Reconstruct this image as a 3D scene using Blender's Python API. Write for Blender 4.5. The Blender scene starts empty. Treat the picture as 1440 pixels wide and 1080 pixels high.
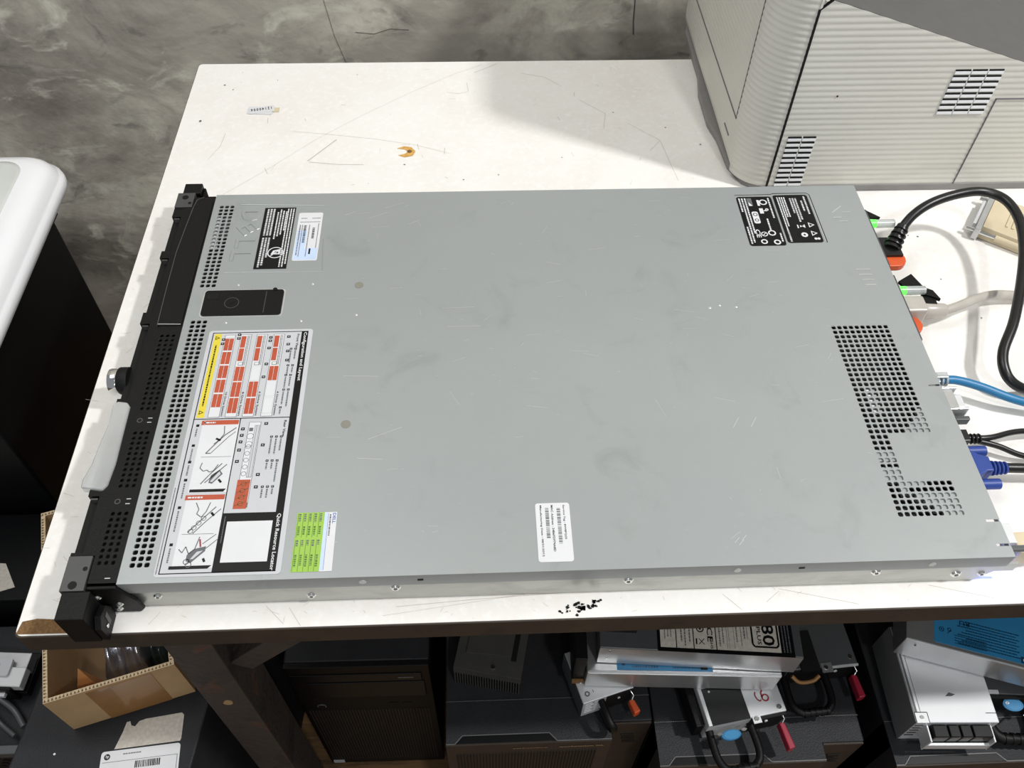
import bpy, bmesh, math, random
from mathutils import Vector, Matrix, Euler
random.seed(7)
C = bpy.context.scene.collection
PI = math.pi
TZ = 0.75                 # table top height
T = 0.7928                # top of the server

# ------------------------------------------------------------------ materials
MATS = {}
def mat(name, col, rough=0.5, metal=0.0, var=0.06, scale=60.0, bump=0.0, bscale=None, emit=None, alpha=None, trans=0.0, coat=0.0):
    if name in MATS: return MATS[name]
    m = bpy.data.materials.new(name); m.use_nodes = True
    nt = m.node_tree; b = nt.nodes['Principled BSDF']
    tc = nt.nodes.new('ShaderNodeTexCoord')
    n = nt.nodes.new('ShaderNodeTexNoise'); n.inputs['Scale'].default_value = scale; n.inputs['Detail'].default_value = 5
    r = nt.nodes.new('ShaderNodeValToRGB')
    r.color_ramp.elements[0].position = .3; r.color_ramp.elements[1].position = .7
    r.color_ramp.elements[0].color = [max(0, c*(1-var)) for c in col]+[1]
    r.color_ramp.elements[1].color = [min(1, c*(1+var)) for c in col]+[1]
    nt.links.new(tc.outputs['Object'], n.inputs['Vector'])
    nt.links.new(n.outputs['Fac'], r.inputs['Fac'])
    nt.links.new(r.outputs['Color'], b.inputs['Base Color'])
    b.inputs['Roughness'].default_value = rough; b.inputs['Metallic'].default_value = metal
    b.inputs['Coat Weight'].default_value = coat
    if bump:
        n2 = nt.nodes.new('ShaderNodeTexNoise'); n2.inputs['Scale'].default_value = bscale or scale*4; n2.inputs['Detail'].default_value = 4
        nt.links.new(tc.outputs['Object'], n2.inputs['Vector'])
        bp = nt.nodes.new('ShaderNodeBump'); bp.inputs['Strength'].default_value = bump; bp.inputs['Distance'].default_value = .002
        nt.links.new(n2.outputs['Fac'], bp.inputs['Height']); nt.links.new(bp.outputs['Normal'], b.inputs['Normal'])
    if emit:
        b.inputs['Emission Color'].default_value = list(emit[0])+[1]; b.inputs['Emission Strength'].default_value = emit[1]
    if trans: b.inputs['Transmission Weight'].default_value = trans
    if alpha is not None: b.inputs['Alpha'].default_value = alpha
    MATS[name] = m
    return m

def srgb(r, g, b):
    f = lambda c: (c/255/12.92 if c/255 <= .04045 else ((c/255+.055)/1.055)**2.4)
    return (f(r), f(g), f(b))

def mix_layers(name, layers, rough, metal=0, bump=None, rough_noise=None):
    """layers: first = base colour; rest = (colour, noise scale, stretch xyz, lo, hi, rotation)"""
    m = bpy.data.materials.new(name); m.use_nodes = True
    nt = m.node_tree; b = nt.nodes['Principled BSDF']; L = nt.links
    tc = nt.nodes.new('ShaderNodeTexCoord')
    prev = nt.nodes.new('ShaderNodeRGB'); prev.outputs[0].default_value = list(layers[0])+[1]; out = prev.outputs[0]
    for (col, sc, st, lo, hi, rot, dist) in layers[1:]:
        mp = nt.nodes.new('ShaderNodeMapping'); mp.inputs['Scale'].default_value = st; mp.inputs['Rotation'].default_value = rot
        mp.inputs['Location'].default_value = (sc*.37, sc*.11, col[0]*9)
        L.new(tc.outputs['Object'], mp.inputs['Vector'])
        n = nt.nodes.new('ShaderNodeTexNoise'); n.inputs['Scale'].default_value = sc; n.inputs['Detail'].default_value = 8
        n.inputs['Roughness'].default_value = .62; n.inputs['Distortion'].default_value = dist
        L.new(mp.outputs[0], n.inputs['Vector'])
        r = nt.nodes.new('ShaderNodeMapRange'); r.inputs['From Min'].default_value = lo; r.inputs['From Max'].default_value = hi
        L.new(n.outputs['Fac'], r.inputs['Value'])
        mx = nt.nodes.new('ShaderNodeMix'); mx.data_type = 'RGBA'
        L.new(r.outputs[0], mx.inputs['Factor']); L.new(out, mx.inputs['A']); mx.inputs['B'].default_value = list(col)+[1]
        out = mx.outputs['Result']
    L.new(out, b.inputs['Base Color'])
    b.inputs['Roughness'].default_value = rough; b.inputs['Metallic'].default_value = metal
    if bump:
        n2 = nt.nodes.new('ShaderNodeTexNoise'); n2.inputs['Scale'].default_value = bump[0]; n2.inputs['Detail'].default_value = 8
        L.new(tc.outputs['Object'], n2.inputs['Vector'])
        bp = nt.nodes.new('ShaderNodeBump'); bp.inputs['Strength'].default_value = bump[1]; bp.inputs['Distance'].default_value = bump[2]
        L.new(n2.outputs['Fac'], bp.inputs['Height']); L.new(bp.outputs['Normal'], b.inputs['Normal'])
    MATS[name] = m
    return m

M_wall = mix_layers('wall_plaster', [srgb(184,178,166),
    (srgb(222,217,202), 2.6, (1,1,1.0), .46, .62, (0,.5,0), 1.0),
    (srgb(146,139,130), 3.4, (1,1,1.3), .48, .66, (0,-.6,0), 1.2),
    (srgb(226,223,208), 8, (1,1,1.6), .56, .68, (0,.8,0), 1.2),
    (srgb(126,122,116), 11, (1,1,1.6), .58, .74, (0,-.9,0), 1.0),
    (srgb(182,176,166), 60, (1,1,1), .52, .85, (0,0,0), .5)], .7, bump=(22, .35, .008))
M_floor = mix_layers('floor_wood', [srgb(120,92,60),
    (srgb(80,58,36), 10, (1,9,1), .45, .65, (0,0,0), .4),
    (srgb(150,118,80), 24, (1,14,1), .55, .75, (0,0,0), .2)], .5, bump=(60, .2, .003))
M_table = mix_layers('table_laminate', [srgb(236,234,230),
    (srgb(230,225,219), 7, (1,1,1), .45, .7, (0,0,0), .3),
    (srgb(222,218,212), 60, (1,1,1), .64, .85, (0,0,0), .8),
    (srgb(241,240,238), 160, (1,1,1), .5, .75, (0,0,0), 0)], .38, bump=(300, .06, .001))
M_edge = mix_layers('table_edge_steel', [srgb(56,46,36),
    (srgb(70,58,44), 14, (1,1,1), .5, .7, (0,0,0), .5), (srgb(36,32,30), 40, (1,1,1), .55, .75, (0,0,0), .5)], .6)
M_leg = mix_layers('leg_steel', [srgb(64,56,50),
    (srgb(104,62,44), 30, (1,1,.6), .60, .72, (0,0,0), 1.0), (srgb(36,34,34), 12, (1,1,1), .5, .7, (0,0,0), .5)], .65, bump=(120, .5, .004))
M_zinc = mix_layers('galvanised_steel', [(.352,.378,.384),
    ((.37,.397,.397), 7, (1,1,1), .4, .7, (0,0,0), .4),
    ((.30,.325,.325), 20, (1,1,1), .58, .8, (0,0,0), .8),
    ((.42,.435,.43), 110, (1,1.6,1), .62, .85, (0,0,0), .2)], .40, .35, bump=(500, .05, .0005))
M_zinc_side = mix_layers('steel_side', [(.50,.51,.48),
    ((.36,.37,.35), 18, (1,1,3), .5, .75, (0,0,0), .4)], .36, .75)
M_black = mat('black_steel', srgb(9,9,9), .5, .1, .12, 120, .12)
M_blk2 = mat('black_deep', srgb(12,12,12), .6, 0, .2, 60)
M_tower = mat('case_black', srgb(40,41,44), .5, .1, .15, 25, .25, 900)
M_towerf = mat('case_front', srgb(52,44,38), .5, .1, .15, 40)
M_line = mat('case_edge_line', srgb(96,96,96), .4, .1, .1, 40)
M_grey = mat('ear_grey', srgb(72,72,72), .4, .2, .08, 60)
M_screw = mat('screw_steel', (.75,.75,.72), .22, 1, .05, 60)
M_chrome = mat('chrome', (.8,.8,.8), .08, 1, .03, 20)
M_white = mat('label_white', srgb(214,215,218), .45, 0, .02, 40)
M_lgrey = mat('label_pale_grey', srgb(192,194,198), .45, 0, .02, 40)
M_ink = mat('label_black', srgb(7,7,8), .4, 0, .1, 40)
M_ink2 = mat('label_dark_grey', srgb(96,98,102), .45, 0, .1, 40)
M_red = mat('label_orange_red', srgb(178,78,50), .45, 0, .08, 120)
M_yel = mat('label_yellow', srgb(218,200,58), .45, 0, .03, 40)
M_grn = mat('label_green', srgb(150,190,76), .45, 0, .04, 40)
M_dgrn = mat('label_dark_green', srgb(70,110,40), .45, 0, .04, 40)
M_blu = mat('label_blue', srgb(30,80,170), .45, 0, .04, 40)
M_pblu = mat('label_pale_blue', srgb(190,208,235), .4, 0, .06, 30)
M_clear = mat('clear_plastic', srgb(205,208,208), .25, 0, .08, 30, trans=.35, alpha=.8)
M_orange = mat('orange_plastic', srgb(206,84,40), .4, 0, .04, 40)
M_beige = mat('beige_plastic', srgb(206,192,162), .5, 0, .05, 60)
M_printer = mat('printer_plastic', srgb(206,204,196), .5, 0, .025, 14)
M_print_gr = mat('printer_grey_top', srgb(88,88,88), .55, 0, .05, 60, .1)
M_psu = mat('psu_steel', (.58,.59,.60), .32, .8, .07, 30, .05)
M_psuw = mat('psu_bright_steel', srgb(212,214,216), .42, .3, .03, 20)
M_psud = mat('psu_dark_steel', srgb(88,90,92), .45, .4, .06, 30)
M_card = mat('cardboard', srgb(176,144,104), .8, 0, .07, 30, .1)
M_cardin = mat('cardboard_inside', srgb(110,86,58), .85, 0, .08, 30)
M_flute = mat('cardboard_flutes', srgb(214,192,158), .85, 0, .25, 400)
M_tape = mat('brown_tape', srgb(150,108,62), .3, 0, .06, 50, coat=.4)
M_bag = mat('silver_bag', (.42,.42,.46), .22, .85, .25, 30, 1.0, 40)
M_paper = mat('worn_paper', srgb(196,190,180), .8, 0, .12, 300)
M_lid = mat('white_lid', srgb(236,237,240), .28, 0, .015, 10)
M_glass = mat('lid_window', srgb(205,208,205), .12, 0, .08, 14, coat=.6)
M_cab = mat('cabinet_black', srgb(12,13,15), .35, 0, .15, 10)
M_red2 = mat('dark_red_plastic', srgb(150,28,52), .4, 0, .06, 40)
M_cyan = mat('cyan_label', srgb(50,130,178), .35, 0, .1, 20)
M_cyan2 = mat('cyan_label_dark', srgb(20,60,90), .35, 0, .1, 20)
M_vga = mat('vga_blue', srgb(36,64,140), .45, 0, .06, 60)
M_eth = mat('ethernet_blue', srgb(30,112,160), .4, 0, .05, 60)
M_cordb = mat('cord_black', srgb(14,14,14), .35, 0, .1, 60)
M_cordg = mat('cord_grey', srgb(190,184,176), .3, 0, .08, 60, trans=.15)
M_led = mat('green_led', (.1,.9,.1), .3, emit=((.12,.95,.08), 1.1))
M_bled = mat('blue_led', (.1,.2,1), .3, emit=((.12,.2,1), 30))
M_scr = mat('scratch_grey', srgb(168,160,150), .6, 0, .05, 60)
M_scrt = mat('bench_scratch', srgb(190,184,174), .6, 0, .05, 60)
M_scrb = mat('scratch_bright', (.62,.64,.63), .35, .6, .05, 60)
M_stain = mat('rust_stain', srgb(206,160,84), .7, 0, .2, 300)
M_brown = mat('chipped_board', srgb(128,96,60), .9, 0, .3, 500, .6)
M_gold = mat('gold_print', srgb(170,140,100), .5, 0, .05, 60)

for n_ in ('black_steel','case_black','case_front','cabinet_black','label_black','black_deep'): MATS[n_].node_tree.nodes['Principled BSDF'].inputs['Specular IOR Level'].default_value = .28
# ------------------------------------------------------------------ mesh builder
TXT = {}
def text_geo(s, bold=False):
    if s in TXT: return TXT[s]
    cu = bpy.data.curves.new('t', 'FONT'); cu.body = s; cu.resolution_u = 2; cu.offset = .018
    o = bpy.data.objects.new('t', cu); C.objects.link(o)
    bpy.context.view_layer.update()
    dg = bpy.context.evaluated_depsgraph_get()
    me = bpy.data.meshes.new_from_object(o.evaluated_get(dg))
    vs = [v.co.copy() for v in me.vertices]; fs = [tuple(p.vertices) for p in me.polygons]
    bpy.data.objects.remove(o); bpy.data.curves.remove(cu); bpy.data.meshes.remove(me)
    x0 = min(v.x for v in vs); x1 = max(v.x for v in vs); y0 = min(v.y for v in vs); y1 = max(v.y for v in vs)
    TXT[s] = ([((v.x-x0)/(x1-x0), (v.y-y0)/(y1-y0)) for v in vs], fs)
    return TXT[s]

class MB:
    def __init__(s): s.v = []; s.f = []; s.m = []; s.mats = []; s.sm = []
    def mi(s, m):
        if m not in s.mats: s.mats.append(m)
        return s.mats.index(m)
    def add(s, vs, fs, m, smooth=False):
        b = len(s.v); s.v += [tuple(v) for v in vs]; k = s.mi(m)
        for f in fs: s.f.append([b+i for i in f]); s.m.append(k); s.sm.append(smooth)
        return s
    def poly(s, pts, m): return s.add(pts, [list(range(len(pts)))], m)
    def box(s, x0, x1, y0, y1, z0, z1, m, M=None):
        vs = [Vector((x, y, z)) for z in (z0, z1) for (x, y) in ((x0,y0),(x1,y0),(x1,y1),(x0,y1))]
        if M: vs = [M @ v for v in vs]
        return s.add(vs, [(3,2,1,0),(4,5,6,7),(0,1,5,4),(1,2,6,5),(2,3,7,6),(3,0,4,7)], m)
    def prism(s, pts, a, b, m, axis='z', smooth=False):
        """2-D outline (counter-clockwise) extruded from a to b. axis z: (x,y); y: (x,z); x: (y,z)"""
        n = len(pts)
        def P(p, h): return (p[0],p[1],h) if axis == 'z' else ((p[0],h,p[1]) if axis == 'y' else (h,p[0],p[1]))
        vs = [P(p, a) for p in pts]+[P(p, b) for p in pts]
        s.add(vs, [list(range(n))[::-1], list(range(n, 2*n))], m)
        s.add(vs, [(i,(i+1)%n,n+(i+1)%n,n+i) for i in range(n)], m, smooth)
        return s
    def rrect(s, x0, x1, y0, y1, z0, z1, r, m, n=5, M=None):
        pts = []
        for cx, cy, a0 in ((x1-r,y0+r,-PI/2),(x1-r,y1-r,0),(x0+r,y1-r,PI/2),(x0+r,y0+r,PI)):
            for i in range(n+1):
                a = a0+PI/2*i/n; pts.append((cx+r*math.cos(a), cy+r*math.sin(a)))
        k = len(s.v); s.prism(pts, z0, z1, m)
        if M: s.v[k:] = [tuple(M @ Vector(v)) for v in s.v[k:]]
        return s
    def cyl(s, c, r, h, m, axis='z', n=20, r2=None, cap=True):
        c = Vector(c); r2 = r if r2 is None else r2
        ax = {'x':(Vector((0,1,0)),Vector((0,0,1)),Vector((1,0,0))),'y':(Vector((0,0,1)),Vector((1,0,0)),Vector((0,1,0))),'z':(Vector((1,0,0)),Vector((0,1,0)),Vector((0,0,1)))}[axis]
        vs = []
        for k, rr in ((0, r), (1, r2)):
            for i in range(n):
                a = 2*PI*i/n; vs.append(c+ax[0]*math.cos(a)*rr+ax[1]*math.sin(a)*rr+ax[2]*h*k)
        s.add(vs, [(i,(i+1)%n,n+(i+1)%n,n+i) for i in range(n)], m, True)
        if cap: s.add(vs, [list(range(n))[::-1], list(range(n,2*n))], m)
        return s
    def ring(s, cx, cy, z, r0, r1, m, n=24):
        vs = [(cx+r*math.cos(2*PI*i/n), cy+r*math.sin(2*PI*i/n), z) for r in (r0, r1) for i in range(n)]
        return s.add(vs, [(i,n+i,n+(i+1)%n,(i+1)%n) for i in range(n)], m)
    def tube(s, pts, r, m, n=12, sub=8, flat=1.0, cap=True):
        P = [Vector(p) for p in pts]
        if sub > 1:
            Q = []
            E = [P[0]*2-P[1]]+P+[P[-1]*2-P[-2]]
            for i in range(1, len(E)-2):
                for k in range(sub):
                    t = k/sub; a, b, c, d = E[i-1], E[i], E[i+1], E[i+2]
                    Q.append(.5*((2*b)+(c-a)*t+(2*a-5*b+4*c-d)*t*t+(3*b-a-3*c+d)*t**3))
            Q.append(P[-1]); P = Q
        vs = []; up = Vector((0,0,1)); prev = None
        for i, p in enumerate(P):
            t = (P[min(i+1,len(P)-1)]-P[max(i-1,0)]).normalized()
            if prev is None:
                a = t.cross(up)
                if a.length < .05: a = t.cross(Vector((1,0,0)))
                a.normalize()
            else: a = (prev-t*prev.dot(t)).normalized()
            prev = a; b = t.cross(a).normalized()
            rr = r(i/(len(P)-1)) if callable(r) else r
            for k in range(n):
                an = 2*PI*k/n; vs.append(p+a*math.cos(an)*rr+b*math.sin(an)*rr*flat)
        fs = [(i*n+k, i*n+(k+1)%n, (i+1)*n+(k+1)%n, (i+1)*n+k) for i in range(len(P)-1) for k in range(n)]
        s.add(vs, fs, m, True)
        if cap: s.add(vs, [list(range(n))[::-1], list(range(len(P)*n-n, len(P)*n))], m)
        return s
    # writing that reads towards -y with letter tops towards +x
    def text(s, st, x, y, length, height, z, m, M=None):
        uv, fs = text_geo(st)
        vs = [Vector((x+v*height, y-u*length, z)) for u, v in uv]
        if M: vs = [M @ v for v in vs]
        return s.add(vs, fs, m)
    # writing with free axes
    def text3(s, st, o, du, dv, m):
        uv, fs = text_geo(st); o = Vector(o); du = Vector(du); dv = Vector(dv)
        return s.add([o+du*u+dv*v for u, v in uv], fs, m)
    def bar(s, x0, x1, y0, y1, z, m, M=None):
        vs = [Vector(p) for p in ((x0,y0,z),(x1,y0,z),(x1,y1,z),(x0,y1,z))]
        if M: vs = [M @ v for v in vs]
        return s.add(vs, [(0,1,2,3)], m)
    # a line of illegibly small writing along y
    def fine(s, x, y0, y1, h, z, m, word=(.6,2.4), M=None):
        lo, hi = min(y0,y1), max(y0,y1); y = hi
        while y > lo:
            w = random.uniform(*word)*h
            s.bar(x, x+h, max(y-w, lo), y, z, m, M); y -= w+h*.38
        return s
    def finex(s, y, x0, x1, h, z, m, word=(.6,2.4), M=None):
        x = x0
        while x < x1:
            w = random.uniform(*word)*h
            s.bar(x, min(x+w, x1), y, y+h, z, m, M); x += w+h*.38
        return s
    def line(s, pts, w, z, m):
        for a, b in zip(pts, pts[1:]):
            a = Vector(a); b = Vector(b); d = (b-a)
            if d.length < 1e-9: continue
            n = Vector((-d.y, d.x)).normalized()*w/2
            s.add([(a.x-n.x,a.y-n.y,z),(b.x-n.x,b.y-n.y,z),(b.x+n.x,b.y+n.y,z),(a.x+n.x,a.y+n.y,z)], [(0,1,2,3)], m)
        return s
    def build(s, name, parent=None, bevel=0, seg=2, label=None, kind=None):
        me = bpy.data.meshes.new(name); me.from_pydata(s.v, [], s.f)
        for m in s.mats: me.materials.append(m)
        me.polygons.foreach_set('material_index', s.m); me.polygons.foreach_set('use_smooth', s.sm)
        me.update()
        o = bpy.data.objects.new(name, me); C.objects.link(o)
        if parent: o.parent = parent
        if bevel:
            bm = bmesh.new(); bm.from_mesh(me); bmesh.ops.remove_doubles(bm, verts=bm.verts, dist=1e-6); bm.to_mesh(me); bm.free()
            b = o.modifiers.new('bevel', 'BEVEL'); b.width = bevel; b.segments = seg; b.limit_method = 'ANGLE'; b.angle_limit = .7
        if label: o['label'] = label
        if kind: o['kind'] = kind
        return o

def thing(name, label, cat, loc=(0,0,0), rz=0, group=None):
    o = bpy.data.objects.new(name, None); o.empty_display_size = .05; C.objects.link(o)
    o.location = loc; o.rotation_euler = (0,0,rz); o['label'] = label; o['category'] = cat
    if group: o['group'] = group
    return o
def tag(o, label, cat, group=None):
    o['label'] = label; o['category'] = cat
    if group: o['group'] = group
    return o

# ------------------------------------------------------------------ setting
MB().box(-2.2, 3.0, .95, 1.05, 0, 2.6, M_wall).build('wall_back', kind='structure')
MB().box(-2.2, 3.0, -2.2, .95, -.05, 0, M_floor).build('floor', kind='structure')
wc = MB()
def crack(pts, w):
    for a, b in zip(pts, pts[1:]):
        d = Vector((b[0]-a[0], b[1]-a[1])); n = Vector((-d.y, d.x)).normalized()*w/2
        wc.add([(a[0]-n.x,.9493,a[1]-n.y),(b[0]-n.x,.9493,b[1]-n.y),(b[0]+n.x,.9493,b[1]+n.y),(a[0]+n.x,.9493,a[1]+n.y)], [(0,1,2,3)], mat('crack_grey', srgb(100,96,88), .8) if w < .0015 else M_ink2)
crack([(.509,.80),(.511,.724),(.5125,.69),(.515,.669)], .0018)
crack([(.048,.80),(.052,.728),(.06,.67),(.072,.625),(.10,.59)], .0007)
crack([(.092,.677),(.12,.674),(.145,.682),(.173,.68)], .0009)
crack([(-.10,.742),(-.06,.733),(-.03,.735)], .0011)
wc.build('wall_crack', bpy.data.objects['wall_back'])

# ------------------------------------------------------------------ workbench
tb = thing('workbench', 'white laminate workbench with dark steel edge carrying the server and printer', 'table', (0,0,0))
TX0, TX1, TY0, TY1 = -.0852, 1.35, -.0197, .748
top = MB(); top.rrect(TX0, TX1, TY0, TY1, TZ-.0008, TZ, .005, M_table)
top = top.build('tabletop', tb)
MB().rrect(TX0-.0012, TX1+.0012, TY0-.0012, TY1+.0016, TZ-.026, TZ-.0008, .005, M_edge).build('edge_frame', tb, .0006)
# worn marks of the top
sc = MB(); z = TZ+.0002
def sl(pts, w=.0007, m=None): sc.line([Vector(p) for p in pts], w*.6, z, M_scrt)
sl([(-.03,.47),(.03,.53),(.08,.585),(.135,.635),(.19,.68),(.245,.72),(.28,.74)], .0006)
sl([(.05,.602),(.09,.596),(.15,.585),(.2,.572),(.24,.555)], .0006)
sl([(-.028,.60),(-.03,.575),(-.04,.55)], .0008); sl([(.02,.635),(.03,.65)], .0006)
sl([(.075,.545),(.09,.565),(.105,.585)], .0022); sl([(.077,.543),(.11,.538),(.14,.537)], .0012)
sl([(.30,.742),(.27,.722)], .001); sl([(.33,.72),(.36,.71),(.38,.69)], .0008)
sl([(.40,.66),(.43,.63),(.425,.60)], .0008); sl([(.455,.61),(.49,.575),(.5,.50)], .0007); sl([(.49,.575),(.475,.555)], .0007)
sl([(.26,.70),(.262,.68),(.25,.676),(.235,.679)], .0008)
sl([(.20,-.006),(.26,-.002),(.345,.002)], .0006); sl([(.19,-.013),(.3,.001)], .0004)
for a, b in (((.455,-.004),(.468,-.018)),((.50,-.001),(.56,-.016)),((.50,-.003),(.488,-.012)),((.62,-.002),(.67,-.015)),((.10,-.002),(.115,-.017)),((.118,-.004),(.128,-.019)),((.02,-.004),(.013,-.014))): sl([a, b], .0005)
for i in range(46):
    x = random.uniform(-.04,.54); y = random.uniform(.46,.74); a = random.uniform(0,PI); l = random.uniform(.001,.012)
    sl([(x,y),(x+l*math.cos(a),y+l*math.sin(a))], random.choice((.0004,.0006,.001)))
for i in range(30):
    x = random.uniform(-.07,.66); y = random.uniform(-.018,-.001); a = random.uniform(0,PI); l = random.uniform(.001,.006)
    sl([(x,y),(x+l*math.cos(a),y+l*math.sin(a))], .0004)
for i in range(40):
    y = random.uniform(0,.44); x = random.uniform(-.08,-.045); a = random.uniform(0,PI); l = random.uniform(.002,.014)
    sl([(x,y),(x+l*math.cos(a),y+l*math.sin(a))], .0004)
sc.build('scratches', tb, label='thin grey scratches')
sp = MB()
for (x, y, r) in ((-.045,.70,.0014),(-.033,.69,.001),(-.062,.625,.002),(.187,.536,.0012),(.295,.515,.001),(.44,.632,.001),(.50,.60,.0012),(.537,.566,.0013),(.37,.545,.0008),(.255,.507,.001),(.02,.71,.0008),(.12,.72,.0008),
                  (.77,.28,.001),(.745,.40,.0014),(.735,.402,.001),(.748,.335,.0008)):
    sp.add([(x+r*math.cos(k)*random.uniform(.6,1.2), y+r*math.sin(k)*random.uniform(.6,1.2), z+.0001) for k in [i*PI/4 for i in range(8)]], [list(range(8))], M_ink2)
sp.build('specks', tb)
sm = MB()
for i in range(38):
    x = .343+random.gauss(0,.008); y = -.012+random.gauss(0,.0022)+max(0,(x-.343))*.35; r = random.uniform(.0004,.0017)
    sm.add([(x+r*math.cos(k)*random.uniform(.5,1.4), y+r*math.sin(k)*random.uniform(.5,1.2), z+.0002) for k in [i*PI/4 for i in range(8)]], [list(range(8))], M_ink)
sm.build('black_smudge', tb)
st = MB()
pts = [(.177,.566),(.185,.570),(.194,.568),(.199,.560),(.196,.552),(.187,.549),(.179,.553),(.187,.556),(.190,.560),(.186,.564)]
st.add([(x, y, z+.0002) for x, y in pts], [list(range(10))], M_stain)
st.add([(x+r*math.cos(k), y+r*math.sin(k), z+.0004) for x, y, r in ((.192,.560,.003),) for k in [i*PI/4 for i in range(8)]], [list(range(8))], M_brown)
st.build('peeled_stain', tb, label='small rusty stain where something was peeled off')
ch = MB()
ch.add([(x, y, z+.0002) for x, y in ((-.0845,-.0185),(-.035,-.019),(-.045,-.0125),(-.058,-.0075),(-.072,-.0065),(-.0825,-.0085))], [list(range(6))], M_brown)
ch.build('chipped_corner', tb, label='brown bare board where the laminate is chipped away')
# legs and brace
def leg(x, y, nm='leg'):
    m = MB(); m.box(x, x+.040, y, y+.05, 0, TZ-.026, M_leg); return m.build(nm, tb, .001)
leg(-.002, .0); leg(1.28, 0); leg(-.002, .68); leg(1.28, .68)
m = MB(); Mx = Matrix.Translation((.045,.02,.60)) @ Matrix.Rotation(-math.radians(48), 4, 'Y')
m.box(0, .16, -.012, .016, -.012, .012, M_leg, Mx); m.build('brace', tb, .001)
m = MB(); m.cyl((.018,-.0015,.53), .0045, .002, M_gold, 'y'); m.build('bolt', tb)

# ------------------------------------------------------------------ paper scrap
pz = TZ+.0004
m = MB(); Mx = Matrix.Translation((.006,.645,pz)) @ Matrix.Rotation(math.radians(12), 4, 'Z')
m.box(-.014, .016, -.008, .007, 0, .0003, M_white, Mx @ Matrix.Rotation(math.radians(-16), 4, 'Z'))
m.box(-.012, .018, -.006, .006, .0004, .0007, M_white, Mx)
m.box(.016, .024, -.004, .005, 0, .0002, M_beige, Mx @ Matrix.Rotation(math.radians(-12), 4, 'Z'))
tm = MB(); m.text3('1 2 1 4 0 0 0 6', Mx @ Vector((.015,.0035,.001)), (Mx.to_3x3() @ Vector((-.025,0,0))), (Mx.to_3x3() @ Vector((0,-.0055,0))), M_ink)
tag(m.build('paper_scrap'), 'small torn white sticker with printed numbers lying on the bench top', 'sticker')

# ------------------------------------------------------------------ server
sv = thing('rack_server', 'flat grey steel rack server with black front, lying on the white workbench', 'server', (0,0,0))
W = .434; L = .671
def hole_cell(mb, x0, x1, y0, y1, mx, my, z, depth, m, inner):
    """square cell with a rounded square hole and its rim walls"""
    O = [(x0,y0),(x1,y0),(x1,y1),(x0,y1)]
    a0, a1, b0, b1 = x0+mx, x1-mx, y0+my, y1-my; c = .22*min(a1-a0, b1-b0)
    I = [(a0+c,b0),(a1-c,b0),(a1,b0+c),(a1,b1-c),(a1-c,b1),(a0+c,b1),(a0,b1-c),(a0,b0+c)]
    vs = [(x,y,z) for x,y in O]+[(x,y,z) for x,y in I]+[(x,y,z-depth) for x,y in I]
    fs = [(0,1,5,4),(1,6,5),(1,2,7,6),(2,8,7),(2,3,9,8),(3,10,9),(3,0,11,10),(0,4,11)]
    mb.add(vs, fs, m)
    mb.add(vs, [(4+i,4+(i+1)%8,12+(i+1)%8,12+i) for i in range(8)], inner)
cov = MB()
def rect(x0, x1, y0, y1, z=T, m=M_zinc, mb=None): (mb or cov).add([(x0,y0,z),(x1,y0,z),(x1,y1,z),(x0,y1,z)], [(0,1,2,3)], m)
def perf(x0, x1, y0, y1, nc, nr, skip=None, mb=None, z=T, m=M_zinc, mg=.13, dep=.0011, inner=M_zinc):
    mb = mb or cov; dx = (x1-x0)/nc; dy = (y1-y0)/nr
    for i in range(nc):
        for j in range(nr):
            a, b = x0+i*dx, y0+j*dy
            if skip and skip(i, j): rect(a, a+dx, b, b+dy, z, m, mb)
            else: hole_cell(mb, a, a+dx, b, b+dy, dx*mg, dy*mg, z, dep, m, inner)
A0, A1 = .0055, .0217
rect(0, A0, 0, W)
rect(A0, A1, 0, .0115); perf(A0, A1, .0115, .2595, 3, 47); rect(A0, A1, .2595, .3005)
perf(A0, A1, .3005, .4185, 3, 22); rect(A0, A1, .4185, W)
B0, B1 = .592, .646
rect(A1, B0, 0, W)
rect(B0, B1, 0, .0355); perf(B0, B1, .0355, .0685, 10, 6); Bm = B0+3*(B1-B0)/10
perf(B0, Bm, .0685, .1145, 3, 8); rect(Bm, B1, .0685, .1145); perf(B0, B1, .1145, .2365, 10, 22); rect(B0, B1, .2365, W)
# rear strip with small notches at the edge
rect(B1, .660, 0, W)
ys = [0, .0085, .0105, .0295, .0315, .1635, .1655, W]
for i in range(7):
    if i in (1, 3, 5): continue
    rect(.660, L, ys[i], ys[i+1])
# folded skirts
cov.box(-.0, L, -.0008, 0, .7772, T, M_zinc); cov.box(0, L, W, W+.0008, .7772, T, M_zinc)
cov.box(L-.001, L, 0, W, .787, T-.0006, M_zinc)
cov = cov.build('top_cover', sv)
# chassis tub: side walls, floor and the dark interior
m = MB()
prof = [(0,TZ+.0006),(.656,TZ+.0006),(.6672,.7655),(.682,.7655),(.682,.7768),(.668,.7768),(.668,.7788),(0,.7788)]
m.prism(prof, .001, .0028, M_zinc_side, 'y'); m.prism(prof, W-.0028, W-.001, M_zinc_side, 'y')
m.box(0, .656, .0028, W-.0028, TZ+.0006, TZ+.002, M_zinc_side)
m.box(.655, .6565, .0028, W-.0028, TZ+.002, T-.002, M_zinc_side)
m.box(-.002, .0, .0028, W-.0028, TZ+.0006, T-.002, M_zinc_side)
m.build('chassis', sv)
MB().box(.001, .654, .003, W-.003, .776, .7775, M_blk2).build('dark_interior_plate', sv)  # plain black plate standing in for the shade inside, seen through the vents
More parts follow.
